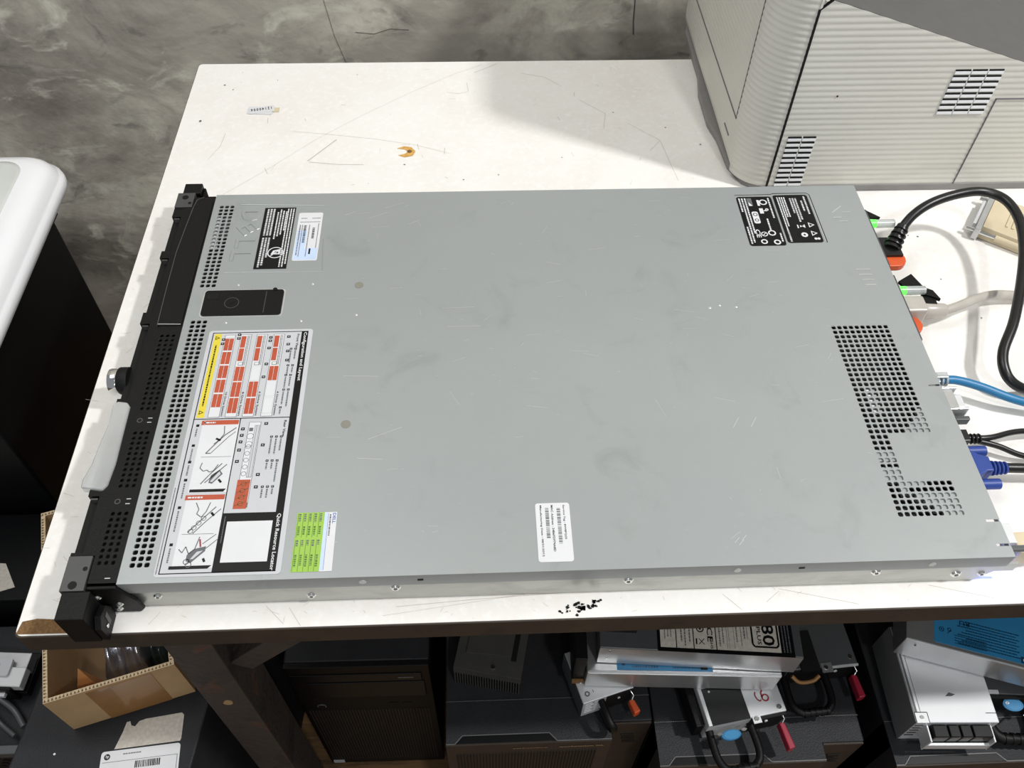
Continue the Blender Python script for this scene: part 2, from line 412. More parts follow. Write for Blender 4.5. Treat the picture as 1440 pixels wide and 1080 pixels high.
# metal seen through the vents
m = MB()
for j in range(22):            # rear vent: plate below the last rows
    n = max(0, 6-j)
for (x0,x1,y0,y1) in ((.641,.646,.133,.141),(.636,.646,.1265,.133),(.630,.646,.1205,.1265),(.625,.646,.1145,.1205),
                      (.592,.609,.088,.100),(.592,.609,.0685,.083),(.603,.625,.057,.0685),(.609,.625,.0575,.063),(.613,.646,.0515,.057),(.618,.646,.046,.0515),(.624,.646,.041,.046),(.630,.646,.0355,.041)):
    m.box(x0+.0003, x1-.0003, y0+.0003, y1-.0003, T-.006, T-.0014, M_zinc)
for j in range(5): m.box(.6035, .6075, .137+j*.0056, .1405+j*.0056, T-.004, T-.002, M_white); m.box(.6085, .612, .137+j*.0056, .1405+j*.0056, T-.004, T-.002, M_psu)
for j in range(9): m.box(.006, .0125-.0004*j, .356+j*.0053, .3592+j*.0053, T-.004, T-.002, M_lgrey)
for j in range(6): m.box(.0125, .021, .374+j*.0053, .3772+j*.0053, T-.004, T-.0025, M_psud)
m.box(.606, .646, .2195, .222, T-.006, T-.003, M_psud)
m.build('inner_bracket', sv)
# embossed plate border and letters
m = MB()
def ridge(pts, w=.0011, h=.0006, mt=M_zinc):
    m.tube([(x,y,T) for x,y in pts], w*.7, mt, n=8, sub=1, flat=h/w)
ridge([(.027,.4195),(.113,.4160)], .0017, .0009); ridge([(.026,.3205),(.120,.3195)], .0013); ridge([(.1195,.320),(.1165,.365)], .0009)
m.build('embossed_ridge', sv)
m = MB()
uv, fs = text_geo('D')
def emb(ch, x, y, l, h, rot=0):
    uv, fs = text_geo(ch); R_ = Matrix.Translation((x,y,0)) @ Matrix.Rotation(rot, 4, 'Z')
    vs = [R_ @ Vector((v*h-h/2, -(u*l-l/2), T+.0006)) for u, v in uv]
    b = [R_ @ Vector(((v-.5)*h*1.06, -(u-.5)*l*1.08, T+.00002)) for u, v in uv]
    m.add(vs, fs, M_zinc)
    # bevelled rim
    ed = {}
    for f in fs:
        for i in range(len(f)):
            e = (f[i], f[(i+1)%len(f)]); ed[tuple(sorted(e))] = ed.get(tuple(sorted(e)), []) + [e]
    q = [v[0] for v in ed.values() if len(v) == 1]; n = len(vs)
    m.add(vs+b, [(e[1], e[0], n+e[0], n+e[1]) for e in q], M_zinc)
emb('D', .040, .402, .017, .019); emb('E', .0395, .383, .016, .017, math.radians(38)); emb('L', .040, .361, .014, .019); emb('L', .038, .343, .014, .019)
m.build('embossed_logo', sv)
m = MB()   # small embossed marks near the rear
for (x, y) in ((.636,.384),(.641,.378),(.647,.392)): m.bar(x-.001, x+.008, y, y+.0012, T+.0002, M_scrb)
m.line([Vector((.636,.392)),Vector((.648,.402))], .0012, T+.0002, M_scrb)
for k in range(4): m.bar(.640-.001*k, .651, .287+.007*k, .2882+.007*k, T+.0002, M_scrb)
m.build('embossed_marks', sv)
for (x, y) in ((.042,.3035),(.112,.3030),(.038,.2555),(.106,.2560),(.156,.262),(.495,.265),(.485,.262),(.510,.2625)):
    m = MB(); m.cyl((x,y,T-.0001), .0015, .0005, M_scrb, n=12, r2=.0008); m.build('rivet', sv)
for (x, y) in ((.156,.300),(.156,.138)):
    m = MB(); m.cyl((x,y,T), .0042, .0002, mat('worn_dot', srgb(132,130,120), .6), n=20); m.build('round_sticker', sv, label='faded beige round sticker')
m = MB(); z2 = T+.00008
for i in range(130):
    x = random.uniform(.14,.60); y = random.choice((random.uniform(.02,.42), random.uniform(.12,.42)))
    a = random.choice((random.gauss(0,.2), random.uniform(0,PI))); l = random.choice((.003,.006,.012,.02))*random.random()
    m.line([Vector((x,y)),Vector((x+l*math.cos(a),y+l*math.sin(a)))], .00022, z2, M_scrb)
for (x,y,l,a) in ((.175,.41,.02,.4),(.16,.395,.02,.45),(.135,.40,.012,.5),(.235,.268,.03,.03),(.24,.245,.03,0),(.15,.19,.03,-.05),(.175,.122,.03,.4),(.168,.104,.02,-.1),(.48,.125,.012,1),(.495,.125,.012,1),(.46,.018,.006,.8),(.463,.016,.006,.8),(.466,.02,.006,.8),(.20,.385,.012,.5)):
    m.line([Vector((x,y)),Vector((x+l*math.cos(a),y+l*math.sin(a)))], .0004, z2, M_scrb)
m.build('scratches', sv, label='fine bright scratches in the steel')
# side screws
for i, (x, zz, r) in enumerate(((.201,.769,.0042),(.136,.760,.0038),(.379,.769,.0042),(.572,.770,.0042),(.022,.767,.0034),(.638,.7625,.0046),(.6585,.7622,.0034))):
    m = MB(); m.cyl((x,.0011,zz), r, -.0014, M_screw, 'y', r2=r*.7); m.cyl((x,-.0004,zz), r*.35, -.0002, M_ink2, 'y', n=8)
    m.build('screw', sv)
for x in (.221,.509):
    m = MB(); m.box(x-.0022, x+.0022, -.0011, -.0007, .7842, .7864, M_blk2); m.build('side_slot', sv)
for x in (.178,.46,.61):
    m = MB(); m.cyl((x,-.0007,.7845), .0028, -.0004, M_scrb, 'y'); m.build('rivet', sv)

# ---- cover latch
m = MB(); m.rrect(.0120, .0880, .2620, .2970, T, T+.0003, .004, M_scrb)
m.build('latch_surround', sv, label='pale pressed rim round the latch')
m = MB(); m.rrect(.0135, .0865, .2635, .2955, T+.0002, T+.0012, .003, M_black); m.bar(.0695,.0702,.266,.293,T+.0013,M_blk2)
m.bar(.0702,.0708,.266,.293,T+.0013,M_grey)
m.ring(.040, .279, T+.00135, .0062, .0068, M_grey); m.line([Vector((.037,.276)),Vector((.043,.282))], .001, T+.0014, M_blk2); m.line([Vector((.043,.276)),Vector((.037,.282))], .0008, T+.0014, M_blk2)
m.cyl((.078,.2955,T+.0005), .002, .0012, M_black)
m.rrect(.016,.027,.284,.291,T+.0012,T+.0014,.001,M_blk2)
m.build('cover_latch', sv)

# ---- black warning label
def zz(k): return T+.0002+.00007*k
m = MB(); m.bar(.0530,.0845,.3240,.4130, zz(1), M_ink)
x = .0560
for i in range(3): m.fine(x+i*.0030, .371 - (0,.0,.01)[i]*0, .411, .0018, zz(2), M_white, (.4,1.2)); m.fine(x+i*.0030, .326+(0,.003,.014)[i], .368-(0,0,0)[i], .0018, zz(2), M_white, (.4,1.2))
for i in range(4): m.fine(.0665+i*.0028, .366+(.0,.004,.006,.012)[i], .410-(.004,.0,.002,.003)[i], .0014, zz(2), M_white, (.5,2))
for i in range(3): m.fine(.0765+i*.0027, .3265+(.0,.0,.004)[i], .411, .0013, zz(2), M_white, (.6,2.5))
m.ring(.0715,.3465, zz(2), .0068, .0078, M_white); m.poly([(.067,.344,zz(2)),(.076,.344,zz(2)),(.076,.3515,zz(2)),(.069,.3495,zz(2))], M_white); m.poly([(.070,.3455,zz(3)),(.0745,.3455,zz(3)),(.0735,.349,zz(3)),(.071,.348,zz(3))], M_ink)
m.line([Vector((.0665,.341)),Vector((.077,.352))], .001, zz(4), M_white)
m.build('warning_label', sv, label='black warning label with white print')
# ---- silver licence sticker
m = MB(); m.rrect(.0885,.1128,.3345,.4045, zz(0), zz(1), .002, M_white); m.bar(.0895,.0990,.336,.378,zz(2),M_pblu); m.bar(.0990,.1118,.336,.352,zz(2),M_pblu)
for (xx, a, b, h) in ((.091,.342,.386,.0012),(.0935,.340,.386,.0008),(.1005,.34,.386,.0008),(.1095,.352,.388,.0007)): m.fine(xx, a, b, h, zz(3), M_ink2, (.4,1.6))
for (xx, a, b) in ((.0955,.360,.385),(.1042,.366,.382)):
    y = a
    while y < b: w = random.uniform(.0003,.001); m.bar(xx, xx+.0024, y, y+w, zz(3), M_ink); y += w+random.uniform(.0003,.0008)
m.finex(.3955,.0915,.0975,.0009,zz(3),M_ink2); m.finex(.3955,.1025,.1110,.0009,zz(3),M_ink2); m.finex(.390,.091,.111,.0008,zz(3),M_ink2)
m.bar(.1035,.1052,.3435,.3515,zz(3),M_ink)
m.build('licence_sticker', sv, label='white and pale blue licence sticker')

# ---- big configuration label
m = MB(); m.rrect(.0255,.1185,.0035,.2455, zz(0), zz(1), .003, M_lgrey)
k1, k2, k3, k4, k5 = zz(2), zz(3), zz(4), zz(5), zz(6)
m.bar(.1085,.1145,.0060,.2430,k1,M_ink)                                           # black band
m.bar(.0290,.0298,.0060,.2430,k1,M_ink); m.bar(.0290,.1145,.2422,.2430,k1,M_ink); m.bar(.0290,.1145,.0058,.0066,k1,M_ink)
m.bar(.0290,.1085,.1462,.1470,k1,M_ink); m.bar(.0676,.0684,.0060,.1462,k1,M_ink); m.bar(.0684,.1085,.0060,.0560,k1,M_ink)
m.text('Configuration and Layout', .1098, .2415, .0560, .0036, k2, M_white)
m.text('Front View', .1047, .2395, .0190, .0022, k2, M_ink)
m.text('Rear View', .1045, .1435, .0165, .0022, k2, M_ink)
m.text('Quick Resource Locator', .1096, .0545, .0480, .0034, k2, M_white)
m.bar(.0310,.0372,.1480,.2415,k1,M_yel)
m.fine(.0334,.160,.228,.0013,k2,M_ink,(.5,2.2))
for yy in (.2365,.1535):
    m.poly([(.0322,yy-.0022,k2),(.0362,yy,k2),(.0322,yy+.0022,k2)], M_ink); m.poly([(.0328,yy-.0012,k3),(.0350,yy,k3),(.0328,yy+.0012,k3)], M_yel)
def sysrow(x0, segs, name, w=.0085):
    m.bar(x0-.0006, x0+w+.0006, .1480, .2400, k1, M_ink2); m.bar(x0-.0002, x0+w+.0002, .1484, .2396, k2, M_white)
    for (a, b, kind) in segs:
        if kind == 'full':
            for (c, d) in ((x0+.0004, x0+w*.48), (x0+w*.52, x0+w-.0004)): m.bar(c, d, b, a, k3, M_red)
            n = 3
            for i in range(1, n): m.bar(x0, x0+w, b+(a-b)*i/n-.00015, b+(a-b)*i/n+.00015, k4, M_orange)
        elif kind == 'half': m.bar(x0+.0004, x0+w*.55, b, a, k3, M_red)
        elif kind == 'bay': m.bar(x0+.0003, x0+w-.0003, b, a, k3, M_lgrey); m.bar(x0+.0006, x0+w-.0006, b+.0003, a-.0003, k4, M_white)
        elif kind == 'btn': m.bar(x0+w*.2, x0+w*.7, b, a, k3, M_ink2); m.bar(x0+w*.25, x0+w*.65, b+.0004, a-.0004, k4, M_white)
        elif kind == 'vent':
            m.fine(x0+w*.65, b, a, .0010, k3, M_ink2, (.3,.9)); m.fine(x0+w*.82, b, a, .0008, k3, M_ink2, (.3,.9))
    m.text(name, x0+w+.0010, .1745, .0255, .0022, k2, M_ink)
H = .0125
sysrow(.0408, [(.2355-.0157*i, .2215-.0157*i, 'full') for i in range(5)]+[(.2392,.2362,'bay')], '10 Drive System')
sysrow(.0550, [(.2380,.2245,'half'),(.2235,.2090,'half'),(.2075,.2040,'btn'),(.2385,.2040,'vent')]+[(.2025-.0172*i, .1865-.0172*i, 'full') for i in range(3)], '8 Drive System')
sysrow(.0692, [(.2380,.2245,'half'),(.2235,.2090,'half'),(.2075,.2040,'btn'),(.2385,.2040,'vent'),(.2025,.1865,'bay'),(.1855,.1690,'full'),(.1675,.1510,'full')], '6 Drive System')
sysrow(.0845, [(.2380,.2245,'half'),(.2235,.2090,'half'),(.2075,.2040,'btn'),(.2385,.2040,'vent'),(.2025,.1865,'full'),(.1855,.1690,'bay'),(.1675,.1510,'bay')], '4 Drive System')
def badge(x, y, s=.0030):
    m.bar(x, x+s, y-s*.45, y+s*.45, k3, M_ink); m.bar(x+s*.3, x+s*.7, y-s*.15, y+s*.15, k4, M_lgrey)
for (x, y) in ((.0365+.0016,.2345),(.0380,.2295),(.0515,.2400),(.0515,.2355),(.0800,.2360),(.0800,.2320),(.0800,.2235),(.0800,.2050),(.0795,.1905),(.0960,.2365),(.0965,.2275),(.0970,.2195),(.0975,.2090)): badge(x, y)
for (x, y, l) in ((.1040,.2220,.010),(.1000,.2220,.014),(.1035,.2030,.006),(.0995,.2030,.008),(.1030,.1920,.010),(.0990,.1920,.012),(.1030,.1760,.016),(.0990,.1760,.014),(.0985,.1570,.005)):
    badge(x, y, .0022); m.fine(x+.0005, y-.002-l, y-.002, .0012, k3, M_ink2, (.5,1.5))
# rear view drawing
m.bar(.0758,.0858,.0560+.0045,.1425,k1,M_ink2); m.bar(.0762,.0854,.0650,.1421,k2,M_white); m.bar(.0810,.0850,.0880,.1390,k3,M_ink2); m.bar(.0813,.0847,.0884,.1386,k4,M_lgrey)
m.bar(.0826,.0829,.0884,.1386,k5,M_ink2)
for i in range(5): m.ring(.0785,.0915+.0065*i, k3, .0018, .0022, M_ink2, 10)
for yy in (.128,.120): m.ring(.0785, yy, k3, .0026, .0030, M_ink2, 10)
m.bar(.0768,.0800,.1330,.1365,k3,M_ink2)
m.bar(.0748,.0850,.0595,.0860,k3,M_red)
for i in range(4): m.line([Vector((.0752,.062+.006*i)),Vector((.0845,.066+.006*i))], .0006, k4, M_brown); m.ring(.080,.064+.006*i,k4,.0018,.0023,M_brown,10)
for (x, y) in ((.0700,.1355),(.0700,.1290),(.0700,.1225),(.0700,.1145),(.0700,.1035),(.0885,.1405),(.0885,.1190),(.0885,.0905),(.0885,.0790)): badge(x, y)
for (x, y, l) in ((.1030,.1270,.012),(.0990,.1270,.015),(.0950,.1270,.015),(.1025,.1035,.018),(.0985,.1035,.006),(.0945,.1035,.006),(.1020,.0790,.005),(.0980,.0790,.008),(.0940,.0790,.008)):
    badge(x, y, .0022); m.fine(x+.0005, y-.002-l, y-.002, .0012, k3, M_ink2, (.5,1.5))
# blank white square in the black corner block
m.bar(.0725,.1072,.0140,.0485,k2,M_white)
m.fine(.0700,.030,.053,.0008,k2,M_ink2,(.5,1.5))
# hand drawings
m.bar(.0375,.0676,.0750,.1420,k1,M_white); m.bar(.0375,.0676,.0100,.0690,k1,M_white)
m.bar(.0365,.0670,.1405,.1450,k2,M_red); m.fine(.0385,.125+.0165,.1440,.0012,k3,M_white); m.bar(.0365,.0670,.0685,.0730,k2,M_red)
m.text('Power Supply', .0385, .0722, .0001+.010, .0018, k3, M_white) if False else m.finex(.0700,.0385,.0500,.0014,k3,M_white)
m.finex(.1420,.0385,.0480,.0014,k3,M_white)
m.poly([(.0385,.0755,k2),(.0650,.0755,k2),(.0668,.0782,k2),(.0385,.0782,k2)], M_ink); m.poly([(.0355,.0095,k2),(.0640,.0095,k2),(.0668,.0122,k2),(.0355,.0122,k2)], M_ink)
def sk(pts, w=.0005, mt=M_ink2): m.line([Vector(p) for p in pts], w, k3, mt)
sk([(.045,.112),(.052,.122),(.058,.130),(.066,.137)], .0009); sk([(.049,.112),(.055,.120),(.061,.128),(.066,.133)], .0006); sk([(.056,.139),(.057,.131),(.054,.125),(.050,.121)], .0007)
sk([(.045,.112),(.049,.112)], .0008); sk([(.055,.1245),(.051,.1265)], .0018, M_ink); sk([(.042,.1085),(.066,.1085)], .0003)
sk([(.044,.103),(.043,.098),(.046,.095),(.049,.096),(.051,.094),(.054,.095),(.057,.101)], .0007); sk([(.049,.084),(.056,.092),(.064,.101)], .0008); sk([(.046,.083),(.052,.092),(.060,.102)], .0008)
m.poly([(.052,.084,k3),(.055,.083,k3),(.062,.092,k3),(.059,.096,k3),(.053,.091,k3)], M_ink2); m.poly([(.053,.085,k4),(.055,.0845,k4),(.0605,.092,k4),(.059,.0945,k4)], M_lgrey)
sk([(.062,.084),(.0595,.087)], .0018, M_ink)
sk([(.046,.066),(.049,.060),(.048,.056),(.052,.053),(.055,.058),(.057,.066)], .0007); sk([(.044,.040),(.052,.050),(.062,.062)], .0008); sk([(.048,.039),(.056,.049),(.066,.060)], .0007)
for (x, y) in ((.048,.044),(.051,.048),(.054,.052),(.046,.041)): m.ring(x, y, k3, .0016, .0021, M_ink2, 10)
sk([(.0615,.054),(.059,.057)], .0018, M_ink); sk([(.040,.0385),(.064,.0385)], .0003)
sk([(.040,.026),(.043,.023),(.045,.028),(.048,.022),(.052,.026),(.054,.036)], .0007)
m.poly([(.047,.016,k3),(.051,.0145,k3),(.060,.024,k3),(.060,.028,k3),(.052,.026,k3),(.047,.021,k3)], M_ink2); m.poly([(.050,.0175,k4),(.052,.0175,k4),(.0585,.0245,k4),(.054,.0235,k4)], M_lgrey)
sk([(.056,.0275),(.0545,.034)], .0012, M_red2); sk([(.057,.030),(.066,.038)], .0006); sk([(.060,.026),(.068,.034)], .0006); sk([(.061,.015),(.0595,.018)], .0018, M_ink)
for (x, y) in ((.0475,.0155),(.0495,.013)): m.ring(x, y, k3, .0018, .0024, M_ink2, 10)
# icon column
for (y, t_) in ((.140,.008),(.120,.012),(.104,.010),(.087,.014),(.062,.018),(.030,.012)):
    m.bar(.0325,.0350,y-.0012,y+.0012,k2,M_ink); m.fine(.0330,y-.003-t_,y-.003,.0012,k2,M_ink2,(.5,1.5))
m.fine(.0268,.006,.080,.0007,k2,M_ink2,(.5,2))
m.build('configuration_label', sv, label='large white, black and orange configuration label')

# ---- green system label
m = MB(); m.bar(.1255,.1465,.0045,.0545,zz(1),M_grn); m.bar(.1465,.1560,.0045,.0545,zz(1),M_white); m.bar(.1465,.1492,.0055,.0535,zz(2),M_pblu)
m.text('DELL', .1528, .0535, .0090, .0024, zz(2), M_blu); m.fine(.1505,.034,.0525,.0011,zz(2),M_ink2)
m.bar(.1494,.1496,.0055,.0535,zz(3),M_blu)
for i in range(5):
    xx = .1270+i*.0040; m.bar(xx-.0007,xx-.0004,.0050,.0310,zz(2),M_dgrn); m.bar(xx-.0007,xx-.0004,.0330,.0540,zz(2),M_dgrn)
    for (a, b) in ((.046,.0535),(.0345,.0425),(.0255,.0308),(.0085,.0185)): m.fine(xx, a+random.uniform(0,.001), b, .0016, zz(2), M_dgrn if (a in (.0345,.0085)) else M_ink2, (.4,1))
m.build('system_label', sv, label='small green and white label')
# ---- service tag label
m = MB(); m.rrect(.3095,.3362,.0065,.0570, zz(0), zz(1), .0022, M_white)
m.text('Service Tag : 8W8FQ2S', .3305, .0550, .0300, .0019, zz(2), M_ink)
m.text('MAC Address : 24B6FDF74A8D', .3215, .0550, .0400, .0018, zz(2), M_ink)
m.text('Manufacturing Date : 08/21/2012', .3125, .0550, .0440, .0019, zz(2), M_ink)
for (xx, a, b) in ((.3260,.0215,.0525),(.3170,.0265,.0535)):
    y = a
    while y < b: w = random.uniform(.0003,.0012); m.bar(xx, xx+.0028, y, min(y+w,b), zz(2), M_ink2); y += w+random.uniform(.0003,.0009)
m.build('service_tag', sv, label='white service tag with small print and barcodes')
# ---- rear regulatory label
m = MB(); m.rrect(.5405,.5775,.3440,.4185,zz(0),zz(1),.003,M_ink); m.rrect(.5795,.6160,.3475,.4205,zz(0),zz(1),.003,M_ink)
m.line([Vector((.5400,.4212)),Vector((.5780,.4218)),Vector((.5810,.4232)),Vector((.6160,.4232)),Vector((.6188,.4205)),Vector((.6192,.3475))], .0009, zz(1), M_ink)
m.line([Vector((.5400,.4202)),Vector((.5780,.4207)),Vector((.6155,.4221)),Vector((.6177,.4200)),Vector((.6181,.3480))], .0010, zz(1), M_scrb)
for (xx, a, b) in ((.5425,.395,.416),(.5425,.347,.372),(.5455,.349,.416),(.5485,.362,.416),(.5730,.385,.416),(.5740,.349,.362),(.5655,.367,.384)): m.fine(xx, a, b, .0016, zz(2), M_white, (.5,1.8))
m.ring(.5675,.4095,zz(2),.0028,.0042,M_white); m.bar(.5610,.5635,.404,.413,zz(2),M_white); m.ring(.5665,.3625,zz(2),.0026,.0040,M_white); m.ring(.5585,.3610,zz(2),.0024,.0034,M_white); m.line([Vector((.5565,.359)),Vector((.5605,.363))],.0008,zz(2),M_white)
m.ring(.5560,.3500,zz(2),.0020,.0034,M_white); m.ring(.5690,.3490,zz(2),.0020,.0036,M_white); m.bar(.5510,.5560,.404,.416,zz(2),M_ink2); m.poly([(.5520,.404,zz(3)),(.5555,.404,zz(3)),(.5520,.410,zz(3))],M_white)
m.rrect(.5520,.5585,.3770,.3950,zz(2),zz(3),.002,M_white); m.ring(.5553,.3905,zz(4),.0016,.0024,M_ink); m.ring(.5553,.3820,zz(4),.0014,.0022,M_ink)
m.bar(.5610,.5650,.392,.400,zz(2),M_white); m.ring(.5690,.3980,zz(2),.0006,.0018,M_white); m.bar(.5655,.5690,.3955,.3970,zz(2),M_white)
for yy in (.3660,.3590):     # CE
    pass
m.text('CE', .5500, .3680, .0120, .0048, zz(2), M_white)
for (xx, a, b) in ((.5830,.355,.417),(.5855,.372,.417),(.5878,.386,.417),(.5902,.386,.417)): m.fine(xx, a, b, .0013, zz(2), M_white, (1,3))
for i in range(3): m.fine(.5960+.0028*i, (.392,.378,.382)[i], .415, .0017, zz(2), M_white, (.4,1))
for (xx, a, b) in ((.6070,.395,.411),(.6110,.390,.418),(.5828,.349,.366)): m.fine(xx, a, b, .0018, zz(2), M_white, (.4,1.2))
for yy in (.3735,.3610):
    m.poly([(.6065,yy-.0038,zz(2)),(.6128,yy,zz(2)),(.6065,yy+.0038,zz(2))], M_white); m.poly([(.6075,yy-.0022,zz(3)),(.6110,yy,zz(3)),(.6075,yy+.0022,zz(3))], M_ink)
m.bar(.5945,.5958,.369,.374,zz(2),M_white); m.poly([(.5975,.370,zz(2)),(.6025,.3745,zz(2)),(.6025,.369,zz(2)),(.5975,.3735,zz(2))],M_white)
m.ring(.5990,.3590,zz(2),.0012,.0034,M_white); m.cyl((.6090,.3530,zz(1)),.0016,.0001,M_white,n=10); m.cyl((.6120,.3530,zz(1)),.0016,.0001,M_white,n=10)
m.build('regulatory_label', sv, label='two black regulatory labels with white symbols')

# ---- drive cage and bezel at the front
TB = T-.0012
m = MB()
def crect(x0, x1, y0, y1): rect(x0, x1, y0, y1, TB, M_black, m)
crect(-.0215,-.0010,0,.0150); 
for (a, b, n) in ((.0150,.0620,9),(.0820,.1380,11),(.1580,.2450,16)):
    perf(-.0200,-.0045,a,b,3,n,mb=m,z=TB,m=M_black,mg=.16,dep=.0012,inner=M_grey); crect(-.0215,-.0200,a,b); crect(-.0045,-.0010,a,b)
crect(-.0215,-.0010,.0620,.0820); crect(-.0215,-.0010,.1380,.1580); crect(-.0215,-.0010,.2450,W)
m.box(-.0215,-.0010,0,.0010,TZ+.0006,TB,M_black); m.box(-.0215,-.0010,W-.001,W,TZ+.0006,TB,M_black)
m.box(-.0215,-.0010,.001,W-.001,TZ+.0006,TB-.004,M_blk2)
m.build('drive_cage', sv, label='black perforated front section')
m = MB()
for y in (.070,.148): m.ring(-.0160,y,TB+.0001,.0016,.0024,M_grey,16); m.bar(-.0095,-.0060,y-.0025,y-.0018,TB+.0001,M_lgrey); m.bar(-.0095,-.0060,y+.0018,y+.0025,TB+.0001,M_lgrey)
m.bar(-.0100,-.0060,.0045,.0052,TB+.0001,M_lgrey)
m.build('cage_print', sv)
m = MB()
pts = [(-.0020,.2540),(-.0020,.4240),(-.0045,.4300),(-.0120,.4320),(-.0185,.4280),(-.0205,.4180),(-.0225,.3900),(-.0250,.3500),(-.0245,.3000),(-.0235,.2540)]
m.prism(pts, TB-.002, TB+.0010, M_black)
m.line([Vector(p) for p in pts[3:]], .0008, TB+.0012, M_grey); m.line([Vector((-.0232,.2555)),Vector((-.0025,.2548))], .0006, TB+.0012, M_lgrey)
m.build('control_panel_housing', sv, .0006)
# front rail with pockets
m = MB(); F0, F1 = -.0395, -.0215; Z0 = TZ+.0008
pock = [(.027,.076),(.172,.258),(.272,.344),(.354,.404)]
m.box(-.0312, F1, .024, .418, Z0, TB-.0004, M_black)
prev = .024
for a, b in pock+[(.418,.418)]:
    m.box(F0-.001, -.0312, prev, a, Z0, TB-.0010, M_black)
    if b > a: m.box(F0-.0008, -.0312, a, b, Z0, TB-.0060, M_blk2); m.box(-.0380,-.0325,b-.0032,b-.0018,TB-.006,TB-.0012,M_grey)
    prev = b
m.build('front_bezel', sv)
for (a, b) in ((-.0045,.0235),(.4180,.4400)):
    m = MB(); m.box(-.0405,-.0230,a,b,Z0,TB+.0002,M_grey)
    e = 1 if a < 0 else -1
    m.cyl((-.0320,a+.0045 if a<0 else b-.007,TB+.0002),.0032,.0004,M_black,n=16); m.cyl((-.0260,a+.0175 if a<0 else a+.006,TB+.0002),.0018,.0003,M_black,n=12)
    m.build('end_cap', sv, .0006, label='dark grey end cap')
m = MB(); m.box(-.0385,-.0180,-.0265,-.0045,Z0,TB-.0005,M_black); m.build('mounting_ear', sv, .0008)
m = MB(); m.prism([(-.0265,.7800),(-.0255,.7560),(-.0080,.7510),(-.0080,.7700)][::-1] if False else [(-.0255,.7512),(-.0060,.7512),(-.0045,.7640),(-.0080,.7735),(-.0180,.7765),(-.0255,.7700)], -.0172, -.0125, M_black, 'x')
m.cyl((-.0125,-.0190,.762), .0018, .0008, M_screw, 'x', n=12); m.prism([(-.017,.758),(-.013,.758),(-.011,.770),(-.015,.770)], -.0125, -.0121, M_grey, 'x')
m.build('release_lever', sv, .0008)
m = MB(); m.prism([(-.0215,Z0),(.0060,Z0),(.0100,.7560),(.0085,.7700),(-.0005,.7915),(-.0215,.7915)], -.0036, -.0008, M_black, 'y'); m.build('side_plate', sv, .0008)
for (x, zz_) in ((-.0185,.7770),(-.0060,.7655),(-.0085,.7580)):
    m = MB(); m.cyl((x,-.0036,zz_), .0031, -.0012, M_screw, 'y', r2=.0022); m.cyl((x,-.0048,zz_), .0010, -.0003, M_ink2, 'y', n=8); m.build('screw', sv)
m = MB(); m.box(-.0365,-.0185,.4402,.4560,Z0,TB-.0004,M_black); m.prism([(-.0185,.4380),(-.0100,.4380),(-.0165,.4550),(-.0185,.4560)], Z0, TB-.006, M_black); m.build('mounting_ear', sv, .0008)
m = MB(); m.prism([(.4345,Z0),(.4375,Z0),(.4375,.788),(.4345,.790)], -.0180, .0050, M_black, 'x'); m.build('side_plate', sv, .0005)
# clear tab
m = MB()
m.prism([(-.0300,.1665),(-.0385,.1680),(-.0420,.1640),(-.0405,.1450),(-.0430,.1250),(-.0445,.1050),(-.0480,.0900),(-.0475,.0830),(-.0300,.0800),(-.0270,.0850),(-.0255,.1050),(-.0265,.1400),(-.0270,.1620)][::-1], T-.0080, T+.0005, M_clear)
m.build('pull_tab', sv, .0016, 3, label='milky clear plastic tab')
# chrome lock
m = MB(); m.cyl((-.0560,.2000,T-.0125), .0112, .0085, M_chrome, 'x', 32); m.build('key_lock', sv, .0012, label='chrome round lock')
m = MB(); m.cyl((-.0476,.2000,T-.0125), .0122, .0090, M_blk2, 'x', 32); m.build('lock_collar', sv, .0008)

# ---- rear power supplies and ports
def psu_unit(y0, second):
    e = bpy.data.objects.new('power_supply', None); C.objects.link(e); e.parent = sv; e.location = (0,y0,0)
    MB().box(.657,.6755,-.040,.044,TZ+.002,T-.004,M_psud).build('housing', e, .0008)
    m = MB(); m.cyl((.671,.028,T-.010), .0044, .012, M_led, 'x', 14); m.build('status_light', e, label='green lit plastic')
    m = MB(); m.cyl((.683,.028,T-.010), .0044, .019, M_clear, 'x', 14); m.build('light_pipe', e, label='clear plastic tube')
    m = MB(); cy, rx, ry, ex = (-.0045,.008,.010,.686) if second else (-.022,.010,.0115,.689); m.prism([(.666,cy-ry)]+[(ex+rx*math.sin(a), cy-ry*math.cos(a)) for a in [PI*i/8 for i in range(9)]]+[(.666,cy+ry)], T-.030 if second else T-.018, T-.022 if second else T-.011, M_orange) ; m.build('release_latch', e, .001, label='rounded orange latch')
    m = MB()
    if second: m.prism([(.684,.046),(.700,.056),(.708,.034),(.691,.029)], T-.0180, T-.0150, M_black); m.box(.690,.712,.014,.024,T-.018,T-.014,M_black); m.prism([(.700,.026),(.716,.018),(.712,.030),(.702,.036)],T-.016,T-.012,M_black)
    else: m.prism([(.672,.038),(.690,.036),(.678,.047),(.672,.046)], T-.012, T-.008, M_black)
    m.build('strap', e, .0004)
    return e
psu_unit(.357, False); psu_unit(.2605, True)
m = MB(); m.box(.671,.690,.150,.172,T-.034,T-.016,M_psu); m.box(.690,.698,.154,.168,T-.031,T-.019,M_psuw); m.box(.672,.694,.1715,.1735,T-.036,T-.014,M_psu); m.box(.672,.697,.1485,.1505,T-.036,T-.014,M_psu); m.box(.686,.699,.1425,.1465,T-.030,T-.022,M_psud)
m.build('serial_port', sv, .0006)
m = MB(); m.box(.6690,.680,.0130,.0300,T-.010,T-.004,M_psuw); m.box(.664,.690,.0065,.0105,T-.007,T-.003,M_psud); m.build('corner_bracket', sv, .0005)
